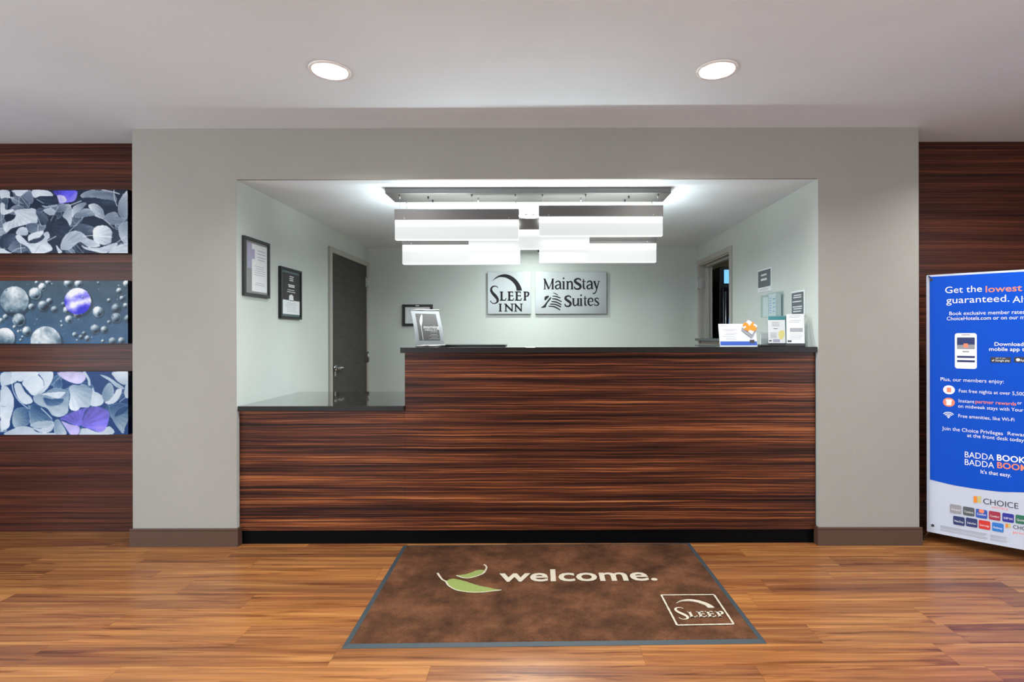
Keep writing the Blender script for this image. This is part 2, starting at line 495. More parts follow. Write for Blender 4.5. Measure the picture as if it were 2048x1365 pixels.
# ceilings with real openings for the recessed lamps
def holed(x0, x1, y0, y1, z, t, holes, r):
    b = MB(); h = r + 0.03; n = 40
    xs = sorted({x0, x1} | {round(c[0] + s * h, 5) for c in holes for s in (-1, 1)})
    ys = sorted({y0, y1} | {round(c[1] + s * h, 5) for c in holes for s in (-1, 1)})
    for i in range(len(xs) - 1):
        for j in range(len(ys) - 1):
            cx, cy = (xs[i] + xs[i + 1]) / 2, (ys[j] + ys[j + 1]) / 2
            hit = [c for c in holes if abs(c[0] - cx) < 1e-3 and abs(c[1] - cy) < 1e-3]
            if not hit:
                b.poly([(xs[i], ys[j], z), (xs[i], ys[j + 1], z), (xs[i + 1], ys[j + 1], z), (xs[i + 1], ys[j], z)]); continue
            c = hit[0]
            for k in range(n):
                t0, t1 = 2 * math.pi * k / n, 2 * math.pi * (k + 1) / n
                def sq(tt):
                    q = h / max(abs(math.cos(tt)), abs(math.sin(tt))); return (c[0] + q * math.cos(tt), c[1] + q * math.sin(tt), z)
                def ci(tt): return (c[0] + r * math.cos(tt), c[1] + r * math.sin(tt), z)
                b.poly([ci(t0), ci(t1), sq(t1), sq(t0)])
    b.box(x0, x1, y0, y1, z + t - .02, z + t)
    return b
LAMP_R = 0.082
lobby = [(-1.013, 2.574), (.867, 2.574)]
lobby_unseen = [(-2.893, 2.574), (2.747, 2.574), (-1.013, .55), (.867, .55), (-2.893, .55), (2.747, .55), (-1.013, -1.6), (.867, -1.6)]  # unseen lamps; the rows behind the camera are added to light the lobby
desk_lamps = [(-.075, 4.29), (-.075, 5.28)]
struct(holed(RX0 - .1, RX1 + .1, RY0 - .1, DW + .12, ZC, 0.26, lobby + lobby_unseen, LAMP_R).build('ceiling', M['ceiling']), 'white painted lobby ceiling')
struct(holed(XL - .12, XR + .12, D0 + .02, DB + .12, ZR, 0.26, desk_lamps, LAMP_R).build('ceiling_recess', M['ceiling']), 'lower white ceiling above the front desk')

# portal wall: two piers and the header, one painted surface
b = MB()
def face_grid(z0, z1, x0, x1): b.poly([(x0, D0, z0), (x1, D0, z0), (x1, D0, z1), (x0, D0, z1)])
face_grid(0, ZC, PL, XL); face_grid(0, ZC, XR, PR); face_grid(ZR, ZC, XL, XR)
b.poly([(XL, D0, ZR), (XL, D0 + .02, ZR), (XR, D0 + .02, ZR), (XR, D0, ZR)])
b.poly([(PL, DW, 0), (PL, D0, 0), (PL, D0, ZC), (PL, DW, ZC)])
b.poly([(PR, D0, 0), (PR, DW, 0), (PR, DW, ZC), (PR, D0, ZC)])
struct(b.build('wall_front', M['wall']), 'pale grey portal wall framing the front desk')
b = MB(); b.box(RX0, PL, DW, DW + .12, 0, ZC); struct(b.build('wall_left', M['zebrano_wall']), 'dark striped wood wall at the left')
b = MB(); b.box(PR, RX1, DW, DW + .12, 0, ZC); struct(b.build('wall_right', M['zebrano_wall']), 'brown striped wood wall behind the blue banner')
b = MB(); b.box(XL - .12, XL, D0 + .0015, DB, 0, ZR); struct(b.build('wall_recess_left', M['recess_wall']), 'pale side wall with two framed certificates')
b = MB(); b.box(XL - .12, 1.86, DB, DB + .12, 0, ZR); struct(b.build('wall_back', M['recess_wall']), 'pale back wall carrying the two metal signs')
# right wall of the recess with its doorway
OY0, OY1, OZ = 4.80, 5.715, 2.062
b = MB(); b.box(XR, XR + .124, D0 + .0015, OY0, 0, ZR); b.box(XR, XR + .124, OY1, DB, 0, ZR); b.box(XR, XR + .124, OY0, OY1, OZ, ZR)
struct(b.build('wall_recess_right', M['recess_wall']), 'pale side wall with the open pass-through')
# back room behind the doorway
b = MB(); b.box(1.86, 4.1, 7.2, 7.3, 0, 2.5); b.box(4.0, 4.1, 3.70, 7.2, 0, 2.5); b.box(1.80, 1.86, DB + .12, 7.2, 0, 2.5)
struct(b.build('wall_back_room', M['beige']), 'beige wall of the room beyond the doorway')
b = MB(); b.box(1.80, 4.1, 3.66, 7.3, 2.5, 2.6); b.box(1.80, 1.87, 3.66, DB + .12, ZR, 2.5)
struct(b.build('ceiling_back_room', M['ceiling']), 'ceiling of the room beyond the doorway')
# lobby behind the camera: side walls, glazing
b = MB()
b.box(RX0 - .1, RX0, RY0, -1.1, 0, ZC); b.box(RX0 - .1, RX0, 1.6, DW + .12, 0, ZC); b.box(RX0 - .1, RX0, -1.1, 1.6, 0, .3); b.box(RX0 - .1, RX0, -1.1, 1.6, 2.4, ZC)
struct(b.build('wall_lobby_left', M['wall']))
b = MB(); b.box(RX1, RX1 + .1, RY0, -3.1, 0, ZC); b.box(RX1, RX1 + .1, .3, DW + .12, 0, ZC); b.box(RX1, RX1 + .1, -3.1, .3, 0, .3); b.box(RX1, RX1 + .1, -3.1, .3, 2.4, ZC); struct(b.build('wall_lobby_right', M['wall']))  # opening added so daylight brightens the right of the lobby
b = MB(); b.box(RX0, -4.8, RY0 - .1, RY0, 0, ZC); b.box(-2.4, RX1, RY0 - .1, RY0, 0, ZC)
for a_, c_ in ((-4.8, -2.4),): b.box(a_, c_, RY0 - .1, RY0, 2.4, ZC); b.box(a_, c_, RY0 - .1, RY0, 0, .1)
struct(b.build('wall_lobby_rear', M['wall']))
for nm, args in (('window_1', [(RX0 - .07, RX0 - .03, y, y + .05, .3, 2.4) for y in (-1.1, .23, 1.55)]), ('window_2', [(x, x + .06, RY0 - .08, RY0 - .03, .1, 2.4) for x in (-4.8, -3.63, -2.46)]), ('added_window_3', [(RX1 + .03, RX1 + .07, y, y + .05, .3, 2.4) for y in (-3.1, -1.4, .25)])):  # the right-hand window is unseen, added for more daylight
    b = MB()
    for a in args: b.box(*a)
    struct(b.build(nm, M['steel']))

# baseboards of the portal piers (with the moulded cap line), wood wall plinths
def base_strip(name, x0, x1, inner, lab):
    b = MB(); f = D0 - .012
    b.box(x0, x1, f, D0, 0, .098); b.box(x0, x1, f + .004, D0, .098, .1005); b.bevbox(x0, x1, f - .001, D0, .1005, .112, .002)
    if inner == 'r': b.box(x1 - .012, x1, D0 + .0005, 3.327, 0, .112)
    else: b.box(x0, x0 + .012, D0 + .0005, 3.327, 0, .112)
    struct(b.build(name, M['base']), lab)
base_strip('baseboard_left', PL - .012, XL + .013, 'r', 'brown vinyl baseboard of the left pier')
base_strip('baseboard_right', XR - .013, PR + .012, 'l', 'brown vinyl baseboard of the right pier')
b = MB(); b.box(RX0, PL, DW - .008, DW, 0, .055); struct(b.build('baseboard_back_left', M['zebrano_wall']), 'low wood plinth under the left wood wall')
b = MB(); b.box(PR, RX1, DW - .008, DW, 0, .055); struct(b.build('baseboard_back_right', M['zebrano_wall']), 'low wood plinth under the right wood wall')

# ------------------------------------------------------------------ doors
M['hinge'] = mat('satin_hinge_plate', C3(178, 180, 180), 0.45, 0.4)
def lever(parent, x, y, z, sx, sy):
    """lever handle on a wall whose face looks along sx; lever points along sy"""
    b = MB()
    b.tube([(x, y, z), (x + sx * .012, y, z)], [.027, .025], 20)
    b.tube([(x + sx * .012, y, z), (x + sx * .055, y, z)], .010, 12)
    b.tube([(x + sx * .052, y - sy * .01, z), (x + sx * .054, y + sy * .05, z + .002), (x + sx * .05, y + sy * .12, z - .002)], [.011, .010, .008], 12)
    b.box(min(x, x + sx * .006), max(x, x + sx * .006), y - .02, y + .02, z - .075, z - .032)
    return b.build('handle', M['chrome'], parent)
dr = sempty('door_1', (XL, 5.27, 0), 'dark grey-brown office door in the left recess wall')
y0, y1 = 4.775, 5.752
b = MB()
for (a, c, z0, z1) in ((y0 - .05, y0, 0, 2.11), (y1, y1 + .05, 0, 2.11), (y0, y1, 2.06, 2.11)):
    b.bevbox(XL, XL + .022, a, c, z0, z1, .003)
b.build('frame', M['casing'], dr)
b = MB(); b.box(XL, XL + .008, y0 + .003, y1 - .003, 0.01, 2.057); b.build('leaf', M['door'], dr)
for z, mm in ((1.885, 'hinge'), (1.08, 'steel')):
    b = MB(); b.tube([(XL + .028, y1 - .004, z - .055), (XL + .028, y1 - .004, z + .055)], .009, 10); b.box(XL + .004, XL + .0235, y1 - .03, y1 + .02, z - .05, z + .05)
    b.build('hinge', M[mm], dr)
lever(dr, XL + .008, y0 + .075, 1.012, 1, 1)

d2 = sempty('door_2', (XR, 5.26, 0), 'grey framed pass-through doorway in the right recess wall')
b = MB()
for (a, c, z0, z1) in ((OY0 - .045, OY0, 0, 2.112), (OY1, OY1 + .05, 0, 2.112), (OY0, OY1, OZ, 2.112)):
    b.bevbox(XR - .016, XR, a, c, z0, z1, .003)
b.build('frame', M['casing'], d2)
b = MB(); b.box(XR - .002, XR + .13, OY1 - .012, OY1 + .001, 0, OZ); b.box(XR - .002, XR + .13, OY0 - .001, OY0 + .012, 0, OZ); b.box(XR - .002, XR + .13, OY0, OY1, OZ - .012, OZ + .001)
b.build('jamb', M['casing'], d2)
b = MB(); b.box(XR + .05, XR + .09, OY1 - .03, OY1 - .012, 1.2, OZ - .012); b.box(XR + .05, XR + .09, OY0 + .012, OY0 + .03, 1.2, OZ - .012); b.box(XR + .05, XR + .09, OY0 + .012, OY1 - .012, OZ - .03, OZ - .012)
b.build('door_stop', M['casing'], d2)
b = MB(); b.box(XR + .006, XR + .045, OY0 + .014, OY1 - .014, 0.01, 1.25); b.build('leaf', M['casing'], d2)
b = MB(); b.bevbox(XR - .06, XR + .16, OY0 + .013, OY1 - .013, 1.25, 1.274, .004); b.build('ledge', M['sign_grey'], d2)
b = MB(); b.tube([(XR - .022, OY1 - .004, 1.80), (XR - .022, OY1 - .004, 1.92)], .009, 10); b.box(XR - .019, XR + .04, OY1 - .016, OY1 - .0115, 1.805, 1.915)
b.build('hinge', M['hinge'], d2)

# ------------------------------------------------------------------ recessed ceiling lamps
def downlight(x, y, z, power, color, label, group, spread=170, refl='can_white', glow=4.0, lz=.045, size=.10):
    t = thing('recessed_downlight', label, 'ceiling light', (x, y, z), group)
    b = MB(); b.lathe([(.098, -.001), (.097, -.006), (.084, -.007), (.079, -.001), (.079, .004)], (x, y, z)); b.build('trim_ring', M['white'], t)
    b = MB(); b.lathe([(.080, .0), (.076, .03), (.066, .07), (.052, .105), (.046, .115)], (x, y, z), 40); b.build('reflector', M[refl], t)
    b = MB(); b.lathe([(.047, .113), (.044, .095), (.034, .082), (.018, .075), (.0005, .073)], (x, y, z), 32); b.build('bulb', GLOW[glow], t)
    l = bpy.data.lights.new('lamp_light', 'AREA'); l.shape = 'DISK'; l.size = size; l.energy = power; l.color = color; l.spread = math.radians(spread)
    o = bpy.data.objects.new('lamp_light', l); o.location = (0, 0, lz); o.parent = t; col.objects.link(o)
    return t
M['can_white'] = mat('white_reflector', C3(245, 245, 244), 0.35)
M['can_chrome'] = mat('chrome_reflector', C3(215, 215, 215), 0.12, 1.0)
GLOW = {4.0: mat('lit_bulb', C3(240, 240, 240), 0.4, emit=(1, .97, .93, 1), es=3.0)}
sideword = {0: 'left of the two round lobby ceiling downlights', 1: 'right of the two round lobby ceiling downlights'}
for i, (x, y) in enumerate(lobby): downlight(x, y, ZC, POW_MAIN, WARM, sideword[i], 'lobby downlights')
for (x, y) in lobby_unseen:
    downlight(x, y, ZC, (POW_SIDE[0] if x < 0 else POW_SIDE[1]) if y > 2 else POW_MAIN, WARM, 'unseen round recessed downlight assumed in the lobby ceiling outside the picture', 'lobby downlights', lz=.05 if y > 2 else .04)
downlight(*desk_lamps[0], ZR, POW_RECESS[0], COOL, 'chrome recessed downlight behind the pendant, nearer the desk', 'desk downlights', refl='can_chrome', lz=.02)
downlight(*desk_lamps[1], ZR, POW_RECESS[1], COOL, 'recessed downlight over the metal signs, hidden by the pendant', 'desk downlights', refl='can_chrome', lz=.004, size=.05)
rl = thing('added_surface_lamp', 'unseen round ceiling lamp added in the room beyond the doorway', 'ceiling light', (2.9, 5.2, 2.5))  # unseen lamp added to light the back room
b = MB(); b.lathe([(.15, 0), (.15, -.03), (.14, -.04), (.0005, -.045)], (2.9, 5.2, 2.5), 32); b.build('diffuser', GLOW[4.0], rl)
l = bpy.data.lights.new('lamp_light', 'AREA'); l.shape = 'DISK'; l.size = .24; l.energy = 9.0; l.color = (.86, .95, 1.0)
o = bpy.data.objects.new('lamp_light', l); o.location = (0, 0, -.06); o.parent = rl; col.objects.link(o)
# ------------------------------------------------------------------ reception desk
DP = 3.320      # face of the desk panels
ZT, ZL = 1.232, 0.868   # heights of the two counters
XS = -0.841     # where the desk steps up
t = thing('reception_desk', 'dark striped wood reception desk with a low wing at left', 'reception desk', ((XL + XR) / 2, DP, 0))
b = MB(); b.box(XS, XR - .008, DP, DP + .03, .087, ZT - .035); b.build('front_panel', M['zebrano'], t)
b = MB(); b.box(XL + .002, XS - .0006, DP, DP + .03, .087, ZL - .031); b.build('low_front_panel', M['zebrano'], t)
b = MB(); b.box(XS, XS + .03, DP + .0305, 4.02, .087, ZT - .035); b.build('step_side_panel', M['zebrano'], t)
b = MB(); b.box(XL + .013, XR - .013, 3.329, 3.36, 0, .0865); b.build('toe_kick', M['kick'], t)
b = MB(); b.box(XL + .03, XS - .01, 3.40, 4.1, 0, ZL - .031); b.box(XS + .031, XR - .03, 3.40, 4.0, 0, ZT - .035); b.build('carcass', M['kick'], t)
b = MB(); b.bevbox(XS - .024, XR - .004, 3.300, 4.03, ZT - .034, ZT, .001)
tag(b.build('countertop', M['stone'], loc=(.45, 3.66, ZT - .034)), 'high polished dark stone counter slab holding the card displays', 'countertop')
b = MB(); b.bevbox(XL + .002, XS - .001, 3.300, 4.165, ZL - .03, ZL, .001)
tag(b.build('countertop', M['stone'], loc=(-1.36, 3.7, ZL - .03)), 'low polished stone counter slab reflecting the office door', 'countertop')

# ------------------------------------------------------------------ pendant over the desk
t = thing('pendant_light', 'pendant of five long glowing panels under a metal ceiling bar', 'pendant light', (-.08, 3.60, ZR))
cx0, cx1 = at(771, 0, 3.48).x, at(1343, 0, 3.48).x
b = MB(); b.bevbox(cx0, cx1, 3.48, 3.714, ZR - .038, ZR, .002); can = b.build('canopy', M['pewter'], t)
b = MB()
for px, y in ((857, 3.56), (866, 3.65), (1258, 3.56), (1250, 3.65)):
    x = (px - VX) * y / F; b.tube([(x, y, ZR - .038), (x, y, ZR - .054)], .006, 10)
b.build('locking_stud', M['black'], can)
def panel(px0, px1, ptop, pband, pbot, D, cables):
    a, c = at(px0, ptop, D), at(px1, pbot, D); zb = at(0, pband, D).z
    b = MB(); b.bevbox(a.x, c.x, D, D + .05, zb, a.z, .002); h = b.build('housing', M['pewter'], t)
    b = MB(); b.bevbox(a.x + .002, c.x - .002, D + .003, D + .047, c.z, zb - .0005, .003); b.build('diffuser', M['diffuser'], h)
    b = MB()
    for q in (.08, .92): b.tube([(a.x + q * (c.x - a.x), D - .002, zb + .01), (a.x + q * (c.x - a.x), D + .001, zb + .01)], .004, 8)
    b.build('screw', M['steel'], h)
    for z_, rx, pw_ in ((c.z - .0015, 0, POW_STRIP[0]), (a.z + .0015, math.pi, POW_STRIP[1][0 if D < 3.5 else 1 if D < 3.6 else 2])):      # strip lamps added under and over each panel to brighten the recess
        l = bpy.data.lights.new('added_strip_lamp', 'AREA'); l.shape = 'RECTANGLE'; l.size = (c.x - a.x) * .96; l.size_y = .034; l.energy = pw_; l.color = COOL
        lo = bpy.data.objects.new('added_strip_lamp', l); lo.location = Vector(((a.x + c.x) / 2, D + .025, z_)) - Vector(t['_o']); lo.rotation_euler = (rx, 0, 0); lo.parent = t; col.objects.link(lo)
    for y_, rx, pw_ in ((D + .0005, -R90, POW_LINE[0]), (D + .0495, R90, POW_LINE[1])):             # bright LED line just under the housing
        l = bpy.data.lights.new('led_line', 'AREA'); l.shape = 'RECTANGLE'; l.size = (c.x - a.x) * .985; l.size_y = .007; l.energy = pw_; l.color = COOL
        lo = bpy.data.objects.new('led_line', l); lo.location = Vector(((a.x + c.x) / 2, y_, zb - .005)) - Vector(t['_o']); lo.rotation_euler = (rx, 0, 0); lo.parent = t; col.objects.link(lo)
    for q in cables:
        x = a.x + q * (c.x - a.x)
        b = MB(); b.tube([(x, D + .025, a.z), (x, D + .025, ZR - .038)], .0013, 6); b.tube([(x, D + .025, ZR - .038), (x, D + .025, ZR - .062)], [.006, .004], 8)
        b.build('cable', M['steel'], t)
panel(789, 1038, 418, 439, 479, 3.49, (.035, .62, .97))
panel(1078, 1327, 411, 433, 472, 3.49, (.03, .38, .965))
panel(937, 1180, 437, 459, 498, 3.575, (.08, .93))
panel(804, 1041, 470, 489, 528, 3.66, (.035, .96))
panel(1078, 1314, 467, 487, 525, 3.66, (.03, .965))

# ------------------------------------------------------------------ metal signs on the back wall
SY = DB - .030          # sign faces stand off the wall
def signframe(pxl, pyb):   # px of the lower left corner -> frame facing the lobby
    o = at(pxl, pyb, SY); return frame(o, (1, 0, 0), (0, 0, 1))
k = SY / F
def crop_to_sign(px0, py1): # crop coordinates of a 7.585x enlargement -> metres on the sign
    return lambda x, y: ((960 + x / 7.585 - px0) * k, (py1 - (520 + y / 7.585)) * k)

def plate(t, px0, px1, py0, py1):
    a, c = at(px0, py0, SY), at(px1, py1, SY)
    b = MB(); b.bevbox(a.x, c.x, SY, SY + .005, c.z, a.z, .0015); b.build('plate', M['brushed'], t)
    for x in (a.x + .04, c.x - .04):
        for z in (a.z - .04, c.z + .04):
            b = MB(); b.tube([(x, SY + .005, z), (x, DB, z)], .008, 10); b.build('standoff', M['steel'], t)
def serif_letter(mb, ch, x0, x1, yt, yb, T, Mf, n, thick=.22, thin=.10):
    """roman capitals from strokes in crop coordinates (y down)"""
    H = yb - yt; w = x1 - x0; th = H * thick; tn = H * thin
    def bar(xa, ya, xb, yb_, wd): stroke(mb, [(xa, ya, wd), (xb, yb_, wd)], Mf, n, T, smooth=False)
    def serif(xc, y, l): bar(xc - l / 2, y, xc + l / 2, y, tn)
    if ch in 'LEP':
        sx = x0 + w * .30; bar(sx, yt, sx, yb, th); serif(sx - w * .02, yt + tn / 2, w * .5); serif(sx - w * .02, yb - tn / 2, w * .5)
    if ch in 'LE':
        bar(sx, yb - tn / 2, x1 - tn, yb - tn / 2, tn * 1.3); stroke(mb, [(x1 - tn * 1.8, yb, tn), (x1 - tn * .4, yb - H * .28, tn * .9)], Mf, n, T, smooth=False)
    if ch == 'E':
        bar(sx, yt + tn / 2, x1 - tn * 2, yt + tn / 2, tn * 1.2); bar(x1 - tn * 2, yt, x1 - tn * 1.6, yt + H * .2, tn)
        bar(sx, yt + H * .47, x1 - w * .22, yt + H * .47, tn * 1.1); bar(x1 - w * .22, yt + H * .37, x1 - w * .22, yt + H * .57, tn * .9)
    if ch == 'P':
        stroke(mb, [(sx, yt + tn * .6, tn * 1.1), (x0 + w * .66, yt + tn * .8, tn * 1.5), (x1 - th * .5, yt + H * .17, th * .9), (x1 - th * .45, yt + H * .32, th * .95), (x0 + w * .7, yt + H * .5, tn * 1.6), (sx + w * .1, yt + H * .53, tn)], Mf, n, T)
    if ch == 'I':
        xc = (x0 + x1) / 2; bar(xc, yt, xc, yb, th); serif(xc, yt + tn / 2, w); serif(xc, yb - tn / 2, w)
    if ch == 'N':
        a, c = x0 + w * .18, x1 - w * .14
        bar(a, yt, a, yb, tn * 1.5); bar(c, yt, c, yb, tn * 1.5); bar(x0 + w * .14, yt + tn, c, yb - tn, th)
        serif(x0 + w * .12, yt + tn / 2, w * .3); serif(a, yb - tn / 2, w * .34); serif(c, yt + tn / 2, w * .34)
S_PTS = [(272, 428, 12), (262, 408, 12), (238, 399, 15), (205, 402, 20), (178, 424, 28), (171, 460, 34), (192, 503, 42), (232, 547, 47), (264, 590, 40), (268, 628, 32), (244, 654, 19), (206, 661, 14), (176, 646, 12), (158, 620, 14)]
ARC = spline([(180, 325), (250, 258), (330, 224), (400, 219), (480, 246), (550, 300), (600, 365), (630, 430), (638, 468)], 4) + spline([(556, 468), (546, 412), (520, 365), (480, 322), (420, 283), (360, 264), (290, 264), (225, 294), (181, 326)], 4)

t = thing('wall_sign', 'square brushed metal sign reading SLEEP INN under a crescent', 'sign', at(1018, 628.4, SY))
plate(t, 975.5, 1062, 543.7, 628.4)
Mf = frame(at(975.5, 628.4, SY), (1, 0, 0), (0, 0, 1)); T = crop_to_sign(975.5, 628.4)
b = MB(); b.prism([T(*p) for p in ARC], Mf, .0002, .002); b.build('crescent_emblem', M['sign_ink'], t)
b = MB(); stroke(b, S_PTS, Mf, .0012, T)
for ch, x0, x1 in (('L', 296, 405), ('E', 412, 522), ('E', 524, 640), ('P', 655, 750)): serif_letter(b, ch, x0, x1, 480, 620, T, Mf, .0012)
for ch, x0, x1 in (('I', 285, 332), ('N', 368, 508), ('N', 518, 645)): serif_letter(b, ch, x0, x1, 664, 786, T, Mf, .0012)
b.build('lettering', M['sign_ink'], t)

t = thing('wall_sign', 'wide brushed metal sign reading MainStay Suites with a sail', 'sign', at(1142, 628.4, SY))
plate(t, 1070.5, 1213.4, 543.7, 628.4)
Mf = frame(at(1070.5, 628.4, SY), (1, 0, 0), (0, 0, 1)); T = crop_to_sign(1070.5, 628.4)
b = MB()
def st(*pts, sm=True): stroke(b, list(pts), Mf, .0012, T, smooth=sm)
def low_a(x):
    st((x + 12, 352, 16), (x + 30, 330, 20), (x + 60, 326, 22), (x + 80, 345, 26), (x + 84, 380, 28), (x + 84, 425, 28), (x + 100, 446, 18))
    st((x + 78, 375, 14), (x + 40, 384, 20), (x + 14, 405, 27), (x + 20, 435, 24), (x + 48, 442, 18), (x + 78, 420, 14))
def low_i(x, yt, yb, dot):
    st((x, yt, 28), (x, yb, 28), sm=False); st((x - 24, yt + 5, 11), (x, yt + 5, 11), sm=False); st((x - 24, yb - 5, 11), (x + 24, yb - 5, 11), sm=False)
    st((x - 12, dot, 26), (x + 12, dot, 26), sm=False)
def big_S(x0, x1, yt, yb, w):
    W, H = x1 - x0, yb - yt; q = lambda u, v, f: (x0 + W * u, yt + H * v, w * f)
    st(q(.86, .22, .45), q(.80, .08, .6), q(.52, .03, .7), q(.22, .12, .9), q(.16, .28, 1), q(.42, .44, 1.15), q(.72, .58, 1.15), q(.86, .75, 1), q(.72, .92, .85), q(.42, .98, .7), q(.14, .90, .6), q(.08, .74, .45))
# M
st((984, 290, 16), (984, 448, 18), sm=False); st((980, 290, 26), (1046, 446, 28), sm=False); st((1046, 446, 12), (1106, 292, 14), sm=False); st((1104, 290, 28), (1104, 448, 28), sm=False)
for x, y, l in ((978, 290, 34), (984, 446, 44), (1108, 290, 36), (1104, 446, 50)): st((x - l / 2, y, 9), (x + l / 2, y, 9), sm=False)
low_a(1135); low_i(1270, 326, 450, 282)
st((1330, 326, 27), (1330, 450, 27), sm=False); st((1340, 352, 14), (1362, 332, 19), (1386, 336, 25), (1397, 364, 28), (1398, 446, 28)); st((1306, 330, 10), (1332, 330, 10), sm=False)
for x in (1330, 1397): st((x - 24, 446, 10), (x + 24, 446, 10), sm=False)
big_S(1424, 1544, 283, 450, 36)
st((1572, 292, 14), (1572, 400, 27), (1578, 435, 24), (1602, 440, 12)); st((1548, 330, 12), (1606, 330, 12), sm=False)
low_a(1614)
st((1736, 330, 30), (1772, 440, 22), sm=False); st((1804, 326, 14), (1776, 432, 17), (1755, 495, 16), (1728, 514, 20), (1714, 506, 16)); st((1718, 328, 10), (1756, 328, 10), sm=False); st((1786, 328, 10), (1822, 328, 10), sm=False)
b.build('lettering', M['sign_ink'], t); b = MB()
# Suites
big_S(1280, 1392, 545, 712, 34)
st((1418, 584, 27), (1418, 660, 27), (1430, 692, 24), (1456, 692, 18), (1480, 668, 14)); st((1490, 584, 27), (1490, 702, 27), sm=False); st((1396, 588, 10), (1420, 588, 10), sm=False); st((1490, 697, 10), (1516, 697, 10), sm=False)
low_i(1534, 584, 702, 540)
st((1594, 552, 13), (1594, 655, 26), (1600, 688, 24), (1622, 692, 12)); st((1572, 588, 11), (1628, 588, 11), sm=False)
st((1645, 640, 11), (1712, 632, 12), sm=False); st((1714, 636, 16), (1706, 598, 22), (1680, 584, 18), (1652, 600, 24), (1642, 642, 28), (1656, 682, 24), (1686, 694, 18), (1716, 678, 12))
st((1802, 604, 9), (1790, 588, 15), (1766, 584, 15), (1746, 600, 20), (1758, 628, 25), (1792, 654, 25), (1796, 682, 20), (1766, 694, 15), (1738, 686, 13), (1734, 666, 9))
b.build('lettering', M['sign_ink'], t)
b = MB()
for p in ([(1105, 500, 4), (1145, 514, 14), (1188, 540, 10)], [(1102, 552, 12), (1160, 558, 20), (1222, 582, 16)], [(1094, 592, 14), (1160, 600, 22), (1240, 638, 16)],
          [(1082, 634, 16), (1160, 644, 22), (1236, 684, 18)], [(1062, 672, 16), (1150, 680, 22), (1230, 718, 20)], [(1040, 706, 16), (1130, 714, 22), (1218, 762, 18)]):
    stroke(b, p, Mf, .0012, T)
b.prism([T(*p) for p in spline([(926, 728), (970, 690), (1010, 640), (1058, 578), (1080, 568), (1072, 600), (1030, 650), (1008, 690), (994, 724)], 4, True)], Mf, .0003, .0012)
b.prism([T(*p) for p in spline([(985, 618), (978, 580), (1000, 552), (1046, 546), (1038, 572), (1008, 604)], 4, True)], Mf, .0003, .0012)
b.build('sail_emblem', M['sign_ink'], t)

# small dome fixed high on the back wall, seen between the pendant panels
p = at(1081, 503, DB)
t = thing('wall_sensor', 'small dark round sensor on the back wall between pendant panels', 'sensor', p)
b = MB(); b.tube([(p.x, DB, p.z), (p.x, DB - .012, p.z)], .034, 20); b.build('mount', M['steel'], t)
b = MB(); b.tube([(p.x, DB - .012, p.z), (p.x, DB - .026, p.z), (p.x, DB - .034, p.z)], [.028, .022, .008], 20); b.build('lens', M['black'], t)

# ------------------------------------------------------------------ framed papers
def lines(mb, u0, u1, vs_, h, Mf, n, jit=.15):
    for v in vs_:
        a, c = u0 + rng.uniform(0, jit) * (u1 - u0), u1 - rng.uniform(0, jit) * (u1 - u0)
        mb.poly([Mf(a, v, n), Mf(c, v, n), Mf(c, v + h * .8, n), Mf(a, v + h * .8, n)])
def quad(mb, u0, u1, v0, v1, Mf, n): mb.poly([Mf(u0, v0, n), Mf(u1, v0, n), Mf(u1, v1, n), Mf(u0, v1, n)])
def picture(t, Mf, w, h, depth, bw, fm, mm):
    b = MB()
    for (a, c, e, g) in ((0, w, 0, bw), (0, w, h - bw, h), (0, bw, bw, h - bw), (w - bw, w, bw, h - bw)):
        b.bevbox(a, c, e, g, 0, depth, .002, M=Mf)
    b.build('frame', fm, t)
    b = MB(); b.box(bw - .002, w - bw + .002, bw - .002, h - bw + .002, 0, depth * .5, M=Mf); b.build('mount', mm, t)
n_ = .0105
M['mat_grey'] = mat('grey_mount_board', C3(120, 122, 122), 0.4)
M['mat_teal'] = mat('slate_mount_board', C3(72, 88, 92), 0.4)
M['lilac'] = mat('lilac_print', C3(150, 148, 172), 0.6)
t = thing('certificate_frame', 'framed white certificate nearest the lobby on the left wall', 'picture frame', (XL, 3.51, 1.565), 'framed certificates')
Mf = frame((XL, 3.351, 1.565), (0, 1, 0), (0, 0, 1)); w, h = .319, .38
picture(t, Mf, w, h, .02, .02, M['frame_dark'], M['mat_grey'])
b = MB(); quad(b, .10, .29, .035, .345, Mf, n_); b.build('paper', M['paper'], t)
b = MB(); quad(b, .045, .098, .18, .345, Mf, n_); quad(b, .09, .135, .245, .31, Mf, n_ + .0004); b.build('logo_print', M['lilac'], t)
b = MB(); lines(b, .16, .275, (.305, .285, .262, .245), .006, Mf, n_ + .0004); lines(b, .125, .275, (.2, .186, .172, .158, .144, .09, .078), .004, Mf, n_ + .0004); b.build('printed_lines', M['paper_grey'], t)
t = thing('certificate_frame', 'framed dark poster with white base on the left wall, beside the door', 'picture frame', (XL, 3.99, 1.434), 'framed certificates')
Mf = frame((XL, 3.819, 1.434), (0, 1, 0), (0, 0, 1)); w, h = .338, .378
picture(t, Mf, w, h, .022, .018, M['black'], M['mat_teal'])
b = MB(); quad(b, .045, .315, .10, .34, Mf, n_ + .0008); b.build('poster_print', M['poster_grey'], t)
b = MB(); quad(b, .045, .315, .035, .1395, Mf, n_ + .0012); b.prism([(.14, .135), (.215, .135), (.21, .175), (.18, .185), (.145, .175)], Mf, n_ + .0008, n_ + .0012); b.build('paper', M['paper'], t)
b = MB(); lines(b, .14, .22, (.315, .30, .286), .008, Mf, n_ + .0016); lines(b, .12, .235, (.25, .238), .010, Mf, n_ + .0016); lines(b, .10, .25, (.215, .2), .006, Mf, n_ + .0016); b.build('poster_lettering', M['paper'], t)
